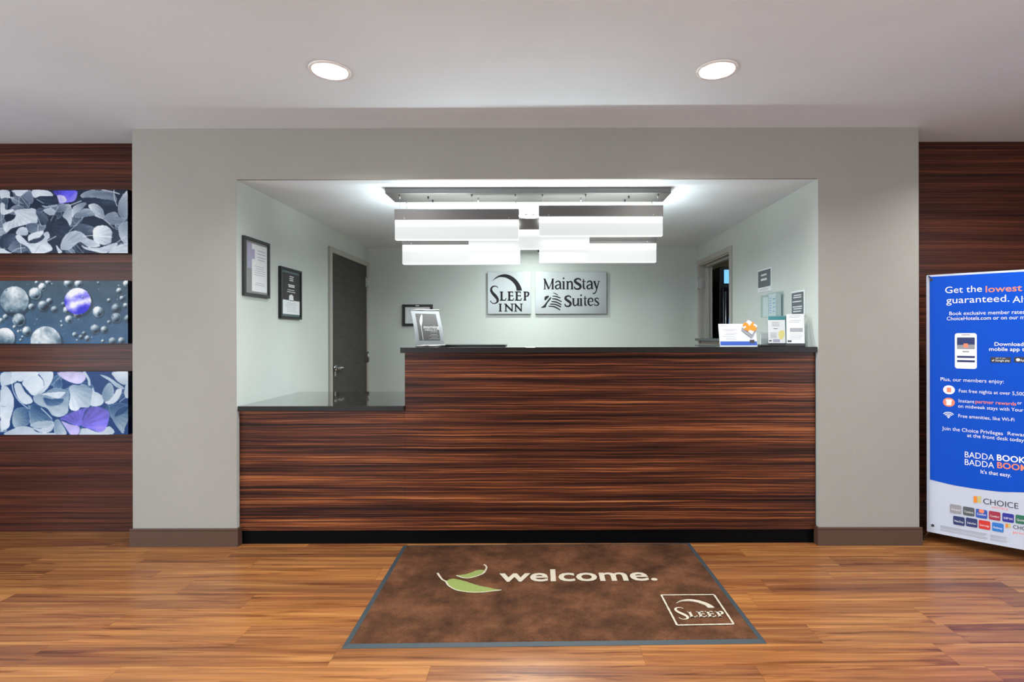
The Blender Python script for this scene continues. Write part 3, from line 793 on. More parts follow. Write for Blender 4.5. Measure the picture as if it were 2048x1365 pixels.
b = MB(); lines(b, .08, .28, (.12, .108, .096, .084, .07, .056), .003, Mf, n_ + .002); b.build('printed_lines', M['paper_grey'], t)
a, c = at(806, 652, DB), at(866, 609, DB)
t = thing('certificate_frame', 'black landscape frame on the back wall behind the counter poster', 'picture frame', (a.x + .16, DB, a.z), 'framed certificates')
Mf = frame((a.x, DB, a.z), (1, 0, 0), (0, 0, 1)); w, h = c.x - a.x, c.z - a.z
picture(t, Mf, w, h, .022, .028, M['black'], M['paper'])
b = MB(); lines(b, .06, .27, (.185, .165, .12, .10, .07, .055), .004, Mf, .0118); b.build('printed_lines', M['paper_grey'], t)
b = MB(); quad(b, w / 2 - .02, w / 2 + .02, h - .02, h - .010, Mf, .0225); b.build('badge', M['steel'], t)

def wallsign(label, y_far, y_near, z0, z1, foot):
    Mf = frame((XR, y_far, z0), (0, -1, 0), (0, 0, 1)); w, h = y_far - y_near, z1 - z0
    t = thing('wall_notice', label, 'notice', (XR, (y_far + y_near) / 2, z0))
    b = MB(); b.bevbox(0, w, 0, h, 0, .004, .001, M=Mf); b.build('backing', M['acrylic_white'], t)
    b = MB(); b.bevbox(.012, w - .016, .006 + foot, h - .012, .004, .007, .0008, M=Mf); b.build('face', M['sign_grey'], t)
    if foot:
        b = MB(); b.bevbox(.012, w - .016, .006, foot + .004, .004, .0068, .0008, M=Mf); b.build('foot_strip', M['paper'], t)
    return t, Mf, w, h
M['acrylic_white'] = mat('frosted_acrylic', C3(205, 214, 214), 0.3)
t, Mf, w, h = wallsign('grey notice with white lines highest on the right wall', 4.193, 3.948, 1.636, 1.816, .034)
b = MB(); lines(b, w * .26, w * .7, (h * .70, h * .74), .008, Mf, .0075, .1); lines(b, w * .24, w * .72, (h * .50, h * .545), .010, Mf, .0075, .1); b.build('lettering', M['paper'], t)
b = MB(); lines(b, w * .1, w * .85, (.015, .024), .004, Mf, .0072, .1); b.build('small_print', M['paper_grey'], t)
t, Mf, w, h = wallsign('grey notice on the right wall just above the leaflets', 3.64, 3.453, 1.43, 1.603, 0)
b = MB()
for v in (.80, .72, .56, .36, .28, .18): lines(b, w * .14, w * .84, (h * v,), .008, Mf, .0075, .15)
b.build('lettering', M['paper'], t)

# clear leaflet box fixed to the right wall
t = thing('leaflet_box', 'clear acrylic box of folded papers on the right wall', 'leaflet holder', (XR, 3.89, 1.44))
b = MB(); x0 = XR - .055
b.box(XR - .003, XR, 3.76, 4.02, 1.44, 1.622); b.box(x0, x0 + .003, 3.76, 4.02, 1.44, 1.60); b.box(x0, XR, 3.76, 3.763, 1.44, 1.61); b.box(x0, XR, 4.017, 4.02, 1.44, 1.61); b.box(x0, XR, 3.76, 4.02, 1.437, 1.44); b.build('box', M['acrylic'], t)
b = MB(); b.box(XR - .045, XR - .008, 3.78, 3.90, 1.4405, 1.602); b.box(XR - .045, XR - .012, 3.91, 4.0, 1.4405, 1.59); b.build('papers', M['paper'], t)
Mf = frame((XR - .0453, 3.90, 1.445), (0, -1, 0), (0, 0, 1))
b = MB(); lines(b, .012, .045, [.02 + .018 * i for i in range(7)], .005, Mf, .0006); lines(b, .065, .11, [.03 + .03 * i for i in range(4)], .006, Mf, .0006); b.build('printed_lines', M['azure'], t)

# ------------------------------------------------------------------ things on the high counter
def leaning(px, py, D, yaw, lean):
    """frame of a sheet standing on the counter: yaw turns it, lean tips it back"""
    o = Vector(((px - VX) * D / F, D, ZT))
    u = Vector((math.cos(yaw), math.sin(yaw), 0)); back = Vector((-math.sin(yaw), math.cos(yaw), 0))
    v = Vector((0, 0, math.cos(lean))) + back * math.sin(lean)
    return o, frame(o, u, v), back
R = math.radians
# table-top poster stand with a bowed sheet
D = 3.46; yaw = R(30)
o = Vector(((834 - VX) * D / F, D, ZT)); u = Vector((math.cos(yaw), math.sin(yaw), 0)); bk = Vector((-math.sin(yaw), math.cos(yaw), 0))
W, H = .196, .236
def bow(a, v, n=0.0):
    s = v / H; off = .118 * s ** 1.15 - .012 * math.sin(s * math.pi)
    slope = Vector((0, 0, 1))
    return o + u * a + Vector((0, 0, v + .014)) + bk * (off + .028) - bk * n
t = thing('poster_stand', 'small leaning counter poster reading morning MEDLEY with a wheat ear', 'poster stand', o)
def sheet(mb, u0, u1, v0, v1, n, seg=10):
    for i in range(seg):
        a, c = v0 + (v1 - v0) * i / seg, v0 + (v1 - v0) * (i + 1) / seg
        mb.poly([bow(u0, a, n), bow(u1, a, n), bow(u1, c, n), bow(u0, c, n)])
M['poster_ink'] = mat('pale_poster_ink', C3(150, 152, 152), 0.6)
M['poster_paper'] = mat('silver_poster_edge', C3(98, 103, 106), 0.5)
b = MB(); sheet(b, 0, W, 0, H, 0); sheet(b, W, 0, 0, H, -.0012); b.build('sheet', M['poster_paper'], t)
b = MB(); sheet(b, .026, W - .026, .028, H - .026, .0012); b.build('poster_print', M['poster_grey'], t)
b = MB(); q = [o + u * a + bk * .02 + Vector((0, 0, .007)) for a in (-.002, W + .004)]; b.tube(q, .0065, 14); b.build('base_rail', M['steel'], t)
q = [bow(a, H, 0) for a in (-.004, W + .004)]; b = MB(); b.tube(q, .006, 14); b.build('top_rail', M['steel'], t)
b = MB(); b.tube([o + u * W / 2 + bk * .02 + Vector((0, 0, .006)), o + u * W / 2 + bk * .10 + Vector((0, 0, .004))], .004, 8); b.tube([o + u * W / 2 + bk * .10 + Vector((0, 0, .004)), bow(W / 2, H, -.004)], .002, 8); b.build('strut', M['steel'], t)
b = MB()
def bowM(a, v, n): return bow(a, v, .0022 + n)
stroke(b, [(.052, .032, .003), (.050, .09, .003), (.050, .135, .004)], bowM, 0)
stroke(b, [(.050, .128, .006), (.053, .150, .017), (.061, .178, .016), (.070, .205, .004)], bowM, 0)
put_text(b, 'morning', .066, .172, .108, .021, bowM, 0, .006)
put_text(b, 'MEDLEY', .072, .160, .093, .0095, bowM, 0, .0)
lines(b, .09, .17, (.084, .068, .058, .046, .038), .0016, bowM, 0, .25)
b.build('poster_lettering', M['poster_ink'], t)
# thin dark pad lying further back
b = MB(); b.bevbox(-.69, -.237, 3.74, 3.95, ZT, ZT + .010, .002)
tag(b.build('desk_pad', M['black'], loc=(-.46, 3.84, ZT)), 'thin black pad lying on the high counter beside the poster', 'desk pad')
# gift card display
o, Mf, bk = leaning(1440, 694, 3.40, 0.02, R(12)); W, H = .243, .150
t = thing('card_display', 'white card with blue foot strip and orange gift ribbon', 'counter card', o)
b = MB(); b.bevbox(0, W, 0, H, -.0025, 0, .0008, M=Mf); b.build('card', M['paper'], t)
b = MB(); b.box(0, W, .0, .004, -.06, .004, M=lambda a, c, e: Vector(o) + Vector((a, -e, c)));  b.build('foot', M['acrylic'], t)
b = MB(); quad(b, .004, W - .002, .008, .034, Mf, .0006); b.build('blue_strip', M['blue_print'], t)
b = MB(); quad(b, .195, .226, .022, .044, Mf, .0012); b.build('badge', M['ink'], t)
b = MB(); lines(b, .012, .055, (.136,), .003, Mf, .0006, .02); lines(b, .02, .12, (.112, .104, .086, .078, .066, .056, .046), .0025, Mf, .0006, .25); b.build('printed_lines', M['paper_grey'], t)
b = MB()
GX, GY = .196, .116
g = [(-.045, .008), (.0, .058), (.056, .018), (.014, -.040)]
b.prism([(GX + x, GY + y) for x, y in g], Mf, -.002, .010); gf = b.build('gift_box', M['paper'], t)
b = MB(); b.prism([(GX - .045, GY + .008), (GX + .014, GY - .040), (GX + .056, GY + .018), (GX + .052, GY + .004), (GX + .012, GY - .062), (GX - .048, GY - .012)], Mf, -.002, .006); b.build('gift_box_side', M['paper_grey'], t)
b = MB()
for p in ([(-.024, .034, .014), (0, .004, .018), (.036, -.012, .014)], [(-.016, -.016, .014), (.002, .006, .016), (.030, .040, .014)], [(-.04, .014, .008), (-.022, .030, .022), (0, .008, .014)], [(0, .006, .012), (.026, .012, .022), (.046, -.006, .010)], [(-.034, -.006, .01), (-.014, .002, .02), (.004, .006, .012)]):
    stroke(b, [(GX + x, GY + y, w_) for x, y, w_ in p], Mf, .0108 + .0006 * rng.random())
b.build('ribbon', M['orange'], gf)
# black clip behind the card
b = MB(); b.bevbox(1.44, 1.50, 3.44, 3.52, ZT, ZT + .012, .003)
tag(b.build('pen_tray', M['black'], loc=(1.47, 3.48, ZT)), 'small flat black tray between the gift card and the leaflets', 'tray')
# two leaflet holders
def leaflet_holder(label, px, D, yaw, lean, W, H, kind):
    o, Mf, bk = leaning(px, 0, D, yaw, lean)
    t = thing('leaflet_holder', label, 'leaflet holder', o, 'leaflet holders')
    up = frame(o, (math.cos(yaw), math.sin(yaw), 0), (0, 0, 1))
    Mf0 = Mf; Mf = lambda a, c_, e=0.0: Mf0(a, c_, e) + Vector((0, 0, .011))
    b = MB(); b.bevbox(-.004, W + .004, .0003, .018, -.048, .006, .003, M=up); b.build('base', M['ink'], t)
    b = MB(); b.box(-.004, W + .004, 0, H * .9, -.037, -.035, M=Mf); b.build('back_plate', M['acrylic'], t)
    b = MB(); b.bevbox(0, W, .01, H, -.012, 0, .001, M=Mf); lf = b.build('leaflets', M['paper'], t)
    if kind == 'teal':
        b = MB(); b.bevbox(.006, W + .022, .01, H + .008, -.030, -.016, .001, M=Mf); b.build('rear_leaflets', M['teal'], t)
        b = MB(); quad(b, 0.001, W - .001, H - .026, H - .001, Mf, .0005); b.build('teal_band', M['teal'], lf)
        b = MB(); b.prism(spline([(.062, .055), (.070, .038), (.084, .036), (.096, .06), (.098, .09), (.086, .098), (.068, .092), (.061, .074)], 4, True), Mf, .0002, .0006); b.build('glass_picture', M['yellow'], lf)
        b = MB(); lines(b, .02, .07, (.152, .14, .128), .003, Mf, .0006); lines(b, .03, .06, (.108,), .005, Mf, .0006); lines(b, .01, .055, (.08, .07, .062, .054, .046), .0025, Mf, .0006); lines(b, .004, .02, (.022,), .010, Mf, .0006, .05); b.build('printed_lines', M['ink'], lf)
        b = MB(); quad(b, .028, .07, .016, .036, Mf, .0006); b.build('blue_panel', M['lilac'], lf)
    else:
        b = MB(); quad(b, .02, W - .01, .085, .112, Mf, .0005); lines(b, .012, W - .02, (H - .014, H - .024, H - .045, H - .056), .0035, Mf, .0005); lines(b, .012, W - .01, (.07, .06, .052, .044, .036), .0025, Mf, .0005); b.build('printed_lines', M['paper_grey'], lf)
        b = MB(); quad(b, .006, .03, .018, .030, Mf, .0006); b.build('badge', M['ink'], lf)
    return t
leaflet_holder('holder of teal-topped leaflets with a yellow picture', 1537, 3.50, R(-20), R(17), .104, .196, 'teal')
leaflet_holder('holder of white and grey leaflets nearest the right wall', 1573, 3.385, R(-24), R(16), .104, .206, 'white')
t = thing('card_holder', 'tiny clear card holder behind the teal-topped leaflets', 'card holder', (1.565, 3.66, ZT))
b = MB(); b.box(1.53, 1.60, 3.68, 3.682, ZT, ZT + .095); b.box(1.53, 1.60, 3.65, 3.652, ZT, ZT + .05); b.box(1.53, 1.60, 3.65, 3.682, ZT, ZT + .003); b.build('holder', M['acrylic'], t)
b = MB(); b.box(1.535, 1.595, 3.668, 3.676, ZT + .003, ZT + .085); b.build('cards', M['paper'], t)

# ------------------------------------------------------------------ machines in the room beyond the doorway
M['glass_dark'] = mat('dark_glass_door', C3(20, 22, 30), 0.08, spec=0.6)
M['cooler_sign'] = mat('lit_blue_header', C3(90, 160, 210), 0.3, emit=C3(120, 190, 235), es=1.0)
M['bottle_blue'] = mat('lit_blue_label', C3(40, 120, 200), 0.3, emit=C3(40, 130, 210), es=0.7)
cx = 2.055; cd = 6.0
t = thing('drinks_cooler', 'black drinks cooler with lit blue header beyond the doorway', 'drinks cooler', (cx + .35, cd, 0))
b = MB(); b.bevbox(cx, cx + .72, cd + .03, cd + .68, 0, 2.085, .008); b.build('cabinet', M['black'], t)
b = MB(); b.bevbox(cx + .05, cx + .69, cd + .01, cd + .031, 1.895, 2.05, .004); b.build('header_sign', M['cooler_sign'], t)
b = MB(); b.bevbox(cx + .03, cx + .70, cd, cd + .029, .12, 1.85, .004); dd = b.build('door', M['glass_dark'], t)
b = MB(); b.tube([(cx + .045, cd - .03, .6), (cx + .045, cd - .03, 1.80)], .009, 10); b.tube([(cx + .045, cd - .03, 1.78), (cx + .045, cd + .005, 1.78)], .007, 8); b.tube([(cx + .045, cd - .03, .62), (cx + .045, cd + .005, .62)], .007, 8); b.build('handle', M['steel'], dd)
b = MB(); b.prism(spline([(.10, 1.30), (.18, 1.30), (.185, 1.52), (.165, 1.60), (.16, 1.68), (.12, 1.68), (.115, 1.60), (.095, 1.52)], 3, True), frame((cx, cd - .0005, 0), (1, 0, 0), (0, 0, 1)), .0, .001); b.build('bottle_picture', M['bottle_blue'], dd)
b = MB(); b.tube([(cx + .14, cd - .0005, 1.74), (cx + .14, cd - .002, 1.74)], .035, 20); b.build('round_badge', M['paper'], dd)
t = thing('snack_machine', 'tall black machine in shadow left of the drinks cooler', 'vending machine', (2.33, 6.75, 0))
b = MB(); b.bevbox(1.99, 2.75, 6.70, 7.19, 0, 2.03, .01); b.build('cabinet', M['black'], t)
b = MB(); b.bevbox(2.04, 2.50, 6.688, 6.699, .5, 1.9, .004); b.build('front_glass', M['glass_dark'], t)
# ------------------------------------------------------------------ welcome mat
MX, MY, MROT = .058, 2.766, R(1.0)
MW, MD = 1.787, 1.085
ca, sa = math.cos(MROT), math.sin(MROT)
def mw(x, y, z): return Vector((MX + x * ca - y * sa, MY + x * sa + y * ca, z))
t = thing('door_mat', 'brown welcome mat with grey rubber border in front of the desk', 'door mat', (MX, MY, 0))
b = MB(); hw, hd = MW / 2, MD / 2; bw_ = .026
out = [(-hw, -hd), (hw, -hd), (hw, hd), (-hw, hd)]; inn = [(-hw + bw_, -hd + bw_ * 1.1), (hw - bw_, -hd + bw_ * 1.1), (hw - bw_, hd - bw_), (-hw + bw_, hd - bw_)]
for i in range(4):
    j = (i + 1) % 4
    b.poly([mw(*out[i], .0012), mw(*out[j], .0012), mw(*inn[j], .005), mw(*inn[i], .005)])
    b.poly([mw(*out[i], 0), mw(*out[j], 0), mw(*out[j], .0012), mw(*out[i], .0012)])
b.poly([mw(*q, .0008) for q in reversed(out)])
b.build('rubber_border', M['rubber'], t)
nx, ny = 420, 260
x0, x1, y0, y1 = inn[0][0] - .002, inn[1][0] + .002, inn[0][1] - .002, inn[2][1] + .002
vv = []; r2 = np.random.default_rng(3)
jz = r2.random((ny + 1, nx + 1)) * .0032
for j in range(ny + 1):
    for i in range(nx + 1):
        edge = min(i, nx - i, j, ny - j)
        x = x0 + (x1 - x0) * i / nx; y = y0 + (y1 - y0) * j / ny
        if edge == 0: x += r2.uniform(-.002, .002); y += r2.uniform(-.002, .002)
        vv.append(mw(x, y, .003 if edge == 0 else .0075 + jz[j, i]))
ff = [(j * (nx + 1) + i, j * (nx + 1) + i + 1, (j + 1) * (nx + 1) + i + 1, (j + 1) * (nx + 1) + i) for j in range(ny) for i in range(nx)]
b = MB(); b.mesh(vv, ff, True); b.build('carpet', M['carpet'], t)
TOPZ = .0118
def fm(x, y, n=0.0): return Vector((x, y, TOPZ + n))
def cf5(x, y): return fl(860 + x / 12.8, 1120 + y / 12.8)
def rough_poly(pts, amp):
    out = []
    for i in range(len(pts)):
        (xa, ya), (xb, yb) = pts[i], pts[(i + 1) % len(pts)]
        k = max(1, int(math.hypot(xb - xa, yb - ya) / .006))
        for q in range(k):
            s_ = q / k; out.append((xa + (xb - xa) * s_ + rng.uniform(-amp, amp), ya + (yb - ya) * s_ + rng.uniform(-amp, amp)))
    return out
leafA = [(395, 610), (480, 555), (590, 535), (720, 560), (900, 610), (1080, 670), (1250, 725), (1450, 760), (1650, 810), (1810, 835), (1600, 860), (1380, 890), (1180, 895), (980, 890), (800, 865), (660, 835), (540, 775), (450, 710)]
leafB = [(665, 455), (780, 445), (900, 425), (1040, 385), (1180, 325), (1290, 310), (1390, 325), (1405, 370), (1330, 420), (1200, 475), (1050, 515), (930, 530), (800, 510)]
b = MB(); b.prism(rough_poly([cf5(*p) for p in leafA], .0012), fm, -.006, .0); b.prism(rough_poly([cf5(*p) for p in leafB], .0012), fm, -.006, .0)
b.build('leaf_pattern', M['leaf_pile'], t)
b = MB()
def sto(pts, n=.0004):
    q = spline(pts, 8); stroke(b, [(x, y, w) for x, y, w in [(*cf5(x, y), w) for x, y, w in q]], fm, n, smooth=False)
sto([(180, 395, .012), (230, 470, .011), (300, 560, .010), (395, 610, .010)])
sto([(1370, 175, .011), (1425, 220, .010), (1435, 270, .009), (1405, 335, .010)])
sto([(395, 612, .009), (450, 708, .009), (540, 773, .008), (660, 832, .007), (800, 862, .007), (980, 888, .006), (1180, 893, .006), (1380, 888, .006), (1600, 860, .007), (1815, 835, .008)])
sto([(665, 455, .009), (800, 508, .008), (930, 528, .007), (1050, 513, .007), (1200, 473, .007), (1330, 420, .008), (1405, 345, .010)])
b.build('leaf_outline', M['cream_pile'], t)
b = MB()
xl, yb = fl(995, 1168); xr, _ = fl(1315, 1166)
put_text(b, 'welcome.', xl, xr, yb, .135, lambda a, v, n: fm(a, v + (a - xl) * math.tan(MROT) * .7, n), .0004, .02)
b.build('lettering', M['cream_pile'], t)
# square logo
b = MB()
sq = [fl(1321.5, 1196), fl(1427, 1195.5), fl(1466.5, 1255), fl(1353, 1257)]   # tl tr br bl
for i in range(4):
    (xa, ya), (xb, yb_) = sq[i], sq[(i + 1) % 4]
    k = 24; stroke(b, [(xa + (xb - xa) * s_ / k, ya + (yb_ - ya) * s_ / k, .009 + rng.uniform(-.0015, .0015)) for s_ in range(k + 1)], fm, .0004 + i * .00005, smooth=False)
def sqT(x, y):  # unit square, y down
    tl, tr, br, bl = [np.array(p) for p in sq]
    p = tl * (1 - x) * (1 - y) + tr * x * (1 - y) + br * x * y + bl * (1 - x) * y
    return (p[0], p[1])
cs = lambda x, y: ((x - 100) / 660.0, (y - 200) / 640.0)     # same artwork as on the wall sign, loosely boxed
def logoT(x, y):
    u_, v_ = (x - 150) / 600.0, (y - 215) / 460.0
    return sqT(.09 + u_ * .86, .18 + v_ * .67)
def arcT(x, y): return sqT(.09 + (x - 150) / 600.0 * .86 + .06, .16 + (y - 215) / 460.0 * .54)
b.prism([arcT(*p) for p in ARC], fm, -.006, .0004)
stroke(b, S_PTS, fm, .0004, logoT)
for ch, x0_, x1_ in (('L', 296, 405), ('E', 412, 522), ('E', 524, 640), ('P', 650, 752)): serif_letter(b, ch, x0_, x1_, 490, 620, logoT, fm, .0004, .26, .11)
b.build('square_logo', M['cream_pile'], t)

# ------------------------------------------------------------------ printed canvases on the left wood wall
def tone_col(tn, kind):
    lo, mid, hi = {'leaf': ((10, 24, 44), (98, 110, 126), (208, 214, 216)), 'petal': ((6, 50, 100), (118, 140, 160), (222, 228, 232)), 'bub': ((20, 34, 48), (96, 118, 132), (226, 228, 226))}[kind]
    tn = np.clip(tn, 0, 1)[..., None]; lo, mid, hi = map(np.array, (lo, mid, hi))
    return np.where(tn < .5, lo + (mid - lo) * tn * 2, mid + (hi - mid) * (tn - .5) * 2)
class Paint:
    """raster of a printed picture: x from -120 (beyond the frame) to 265, y 0..127, in picture pixels"""
    X0, Wd, Hd = -120, 385, 127
    def __init__(s, kind, bg):
        s.kind = kind; s.ss = 1
        s.yy, s.xx = np.mgrid[0:s.Hd, 0:s.Wd].astype(float); s.xx += s.X0
        s.img = np.zeros((s.Hd, s.Wd, 3)) + np.array(bg, float)
        g = np.random.default_rng(11); s.n = np.zeros((s.Hd, s.Wd))
        for sc, am in ((24, .5), (10, .3), (4, .2)):
            gy, gx = s.Hd // sc + 3, s.Wd // sc + 3; a = g.random((gy, gx)); fy, fx = s.yy / sc, (s.xx - s.X0) / sc
            iy, ix = fy.astype(int), fx.astype(int); ty, tx = fy - iy, fx - ix
            s.n += am * ((a[iy, ix] * (1 - tx) + a[iy, ix + 1] * tx) * (1 - ty) + (a[iy + 1, ix] * (1 - tx) + a[iy + 1, ix + 1] * tx) * ty)
        s.n -= .5
    def inside(s, P):
        m = np.zeros(s.xx.shape, bool); n = len(P); xx, yy = s.xx + .013, s.yy + .017
        for i in range(n):
            (x0, y0), (x1, y1) = P[i], P[(i + 1) % n]
            if y0 == y1: continue
            c = (y0 > yy) != (y1 > yy)
            m ^= c & (xx < (x1 - x0) * (yy - y0) / (y1 - y0) + x0)
        return m
    def shape(s, pts, tn, g=(0, 0), tex=.25, rgb=None, veins=None, smooth=True, rim=0.0):
        P = [(x, y) for x, y in (spline(pts, 5, True) if smooth else pts)]
        m = s.inside(P)
        if not m.any(): return
        xs, ys = s.xx[m], s.yy[m]; cx, cy = xs.mean(), ys.mean(); sp = max(np.ptp(xs), np.ptp(ys), 1)
        v = tn + (g[0] * (xs - cx) + g[1] * (ys - cy)) / sp + tex * s.n[m]
        if veins:
            (vx, vy), (wx, wy) = veins; ang = np.arctan2(ys - vy, xs - vx)
            v = v + .03 * np.sin(ang * 22)
        if rgb is None: s.img[m] = tone_col(v, s.kind)
        else: s.img[m] = np.array(rgb)[None] * (np.clip(v, 0, 1.4) / .6)[:, None]
        if rim:
            er = m & ~(np.roll(m, 1, 0) & np.roll(m, -1, 0) & np.roll(m, 1, 1) & np.roll(m, -1, 1))
            s.img[er] = s.img[er] * (1 - abs(rim)) + (np.array((230, 234, 236)) if rim > 0 else np.array((10, 20, 34))) * abs(rim)
    def line(s, pts, w, tn):
        q = spline(pts, 8) if len(pts) > 2 else [tuple(np.array(pts[0]) + (np.array(pts[1]) - np.array(pts[0])) * i / 12) for i in range(13)]
        d = np.full(s.xx.shape, 1e9)
        for (x0, y0), (x1, y1) in zip(q, q[1:]):
            dx, dy = x1 - x0, y1 - y0; l = dx * dx + dy * dy + 1e-9
            t_ = np.clip(((s.xx - x0) * dx + (s.yy - y0) * dy) / l, 0, 1)
            d = np.minimum(d, np.hypot(s.xx - x0 - t_ * dx, s.yy - y0 - t_ * dy))
        a = np.clip(w / 2 + .5 - d, 0, 1)[..., None]; s.img = s.img * (1 - a) + tone_col(np.array(tn), s.kind) * a
    def soften(s):
        im = s.img; p = np.pad(im, ((1, 1), (1, 1), (0, 0)), 'edge')
        s.img = im * .6 + .1 * (p[:-2, 1:-1] + p[2:, 1:-1] + p[1:-1, :-2] + p[1:-1, 2:])
def K(pts, y0): return [(x / 7.585, (y - y0) / 7.585) for x, y in pts]
# --- fallen leaves
P1 = Paint('leaf', (16, 30, 50))
g7 = random.Random(5)
def filler(P, n, x0, x1, tones, smin=10, smax=24):
    for _ in range(n):
        cx_, cy_, s_, a = g7.uniform(x0, x1), g7.uniform(0, 127), g7.uniform(smin, smax), g7.uniform(0, 6.28)
        base_ = [(-1, 0), (-.5, .5), (.1, .55), (.7, .3), (1.1, 0), (.6, -.35), (0, -.55), (-.6, -.4)]
        pts = [(cx_ + s_ * (x * math.cos(a) - y * math.sin(a)), cy_ + s_ * (x * math.sin(a) + y * math.cos(a))) for x, y in base_]
        P.shape(pts, g7.choice(tones), (g7.uniform(-.3, .3), g7.uniform(-.3, .3)), .3, veins=(pts[0], pts[4]), rim=g7.choice((0, .3, .3)))
        if g7.random() < .5: P.line([pts[0], pts[4]], .8, .8)
filler(P1, 60, -125, 0, (.15, .35, .6, .8))
filler(P1, 46, 0, 262, (.08, .2, .3, .42), 9, 18)
L1 = [
 (.80, [(0, 70), (135, 90), (140, 165), (205, 190), (60, 185), (0, 190)], (0, .1)),
 (.86, [(175, 75), (420, 70), (350, 130), (300, 160), (235, 150), (215, 110)], (0, 0)),
 (.45, [(330, 150), (440, 70), (485, 140), (500, 210), (465, 280), (400, 220)], (0, -.2)),
 (.82, [(480, 72), (690, 75), (780, 120), (795, 190), (740, 165), (600, 160), (510, 185)], (0, 0)),
 (.10, [(500, 200), (690, 160), (860, 180), (880, 270), (720, 300), (600, 230)], (0, 0)),
 (.50, [(1210, 150), (1340, 80), (1560, 90), (1720, 130), (1760, 240), (1600, 220), (1420, 180), (1280, 200)], (-.2, .1)),
 (.12, [(1150, 230), (1300, 180), (1450, 200), (1700, 230), (1770, 330), (1720, 400), (1560, 380), (1420, 260), (1250, 300)], (0, -.1)),
 (.62, [(1100, 330), (1210, 270), (1300, 265), (1250, 340), (1120, 440), (1090, 480)], (-.2, 0)),
 (.70, [(1330, 300), (1430, 275), (1530, 340), (1570, 430), (1560, 500), (1450, 470), (1370, 380)], (-.3, 0)),
 (.52, [(1120, 470), (1220, 370), (1330, 350), (1440, 440), (1300, 470), (1200, 490)], (.1, -.4)),
 (.52, [(830, 390), (900, 290), (1060, 290), (1020, 380), (900, 400)], (.3, -.3)),
 (.66, [(940, 450), (1050, 320), (1090, 400), (1060, 600), (1000, 520)], (0, .2)),
 (.72, [(650, 370), (760, 340), (830, 390), (800, 440), (720, 440)], (0, 0)),
 (.60, [(620, 300), (700, 310), (860, 290), (780, 330), (680, 335)], (0, 0)),
 (.80, [(210, 380), (400, 350), (520, 355), (550, 450), (550, 560), (420, 580), (300, 610), (160, 650), (90, 710), (40, 640), (50, 570), (180, 520), (230, 450)], (0, .1)),
 (.30, [(540, 380), (690, 440), (720, 540), (650, 590), (560, 480)], (.2, -.3)),
 (.08, [(680, 600), (820, 540), (1000, 570), (1040, 640), (960, 760), (800, 800), (720, 700)], (0, 0)),
 (.42, [(390, 590), (500, 560), (640, 600), (690, 590), (650, 680), (500, 720), (400, 680)], (.2, .2)),
 (.74, [(240, 690), (300, 630), (390, 640), (415, 730), (360, 750), (240, 735)], (0, -.2)),
 (.18, [(0, 780), (120, 720), (230, 740), (210, 830), (100, 920), (0, 940)], (.2, .1)),
 (.36, [(110, 940), (230, 820), (350, 860), (420, 950), (330, 1010), (170, 1000)], (-.2, .3)),
 (.80, [(225, 760), (300, 750), (380, 830), (440, 870), (560, 860), (640, 760), (650, 720), (720, 700), (740, 780), (700, 840), (770, 920), (780, 970), (700, 1010), (600, 1030), (480, 1025), (410, 930), (270, 850)], (0, .05)),
 (.86, [(420, 760), (480, 720), (640, 680), (640, 730), (590, 780), (500, 800), (430, 850), (415, 800)], (0, -.1)),
 (.14, [(440, 830), (600, 790), (640, 740), (660, 790), (560, 860), (460, 870)], (0, 0)),
 (.30, [(1110, 670), (1180, 580), (1300, 590), (1420, 640), (1400, 720), (1330, 740), (1250, 730)], (.2, -.3)),
 (.72, [(905, 920), (950, 790), (1050, 700), (1180, 690), (1270, 740), (1330, 800), (1460, 850), (1500, 920), (1330, 930), (1200, 850), (1050, 960), (930, 970)], (.1, .05)),
 (.82, [(1400, 760), (1410, 660), (1480, 610), (1600, 610), (1680, 680), (1700, 790), (1660, 870), (1560, 895), (1430, 850)], (-.2, -.1)),
 (.10, [(1700, 700), (1790, 670), (1830, 780), (1900, 850), (1760, 870), (1680, 870)], (0, 0)),
 (.76, [(1220, 900), (1300, 930), (1500, 940), (1680, 880), (1760, 870), (1760, 910), (1650, 990), (1560, 1025), (1400, 990), (1280, 960)], (0, .1)),
 (.62, [(1780, 330), (1800, 230), (1880, 120), (1925, 110), (1930, 480), (1830, 480), (1790, 420)], (.2, -.2)),
 (.55, [(1570, 500), (1620, 430), (1740, 400), (1800, 480), (1900, 510), (1800, 590), (1650, 580)], (0, -.2)),
 (.66, [(1790, 690), (1800, 600), (1930, 560), (1935, 890), (1850, 850), (1800, 760)], (0, .1)),
 (.80, [(1650, 1000), (1770, 910), (1900, 880), (1935, 900), (1935, 1025), (1660, 1025)], (0, .1)),
 (.82, [(840, 900), (880, 940), (930, 1000), (880, 1025), (860, 980)], (0, 0)),
 (.85, [(0, 950), (90, 980), (160, 1025), (0, 1030)], (0, 0)),
 (.84, [(0, 270), (60, 280), (70, 360), (190, 360), (190, 390), (60, 440), (0, 410)], (0, 0)),
]
for tn, pts, g in L1: P1.shape(K(pts, 65), tn, g, .22, veins=(K(pts, 65)[0], K(pts, 65)[3]), rim=.25 if tn > .4 else 0)
P1.shape(K([(790, 90), (900, 75), (1140, 80), (1160, 140), (1120, 230), (1000, 260), (900, 270), (870, 180)], 65), .62, (.3, .5), .5, rgb=(86, 80, 214), veins=(K([(900, 270)], 65)[0], (0, 0)))
P1.shape(K([(860, 150), (960, 160), (1000, 240), (900, 270), (870, 200)], 65), .62, (0, 0), .3, rgb=(170, 170, 226))
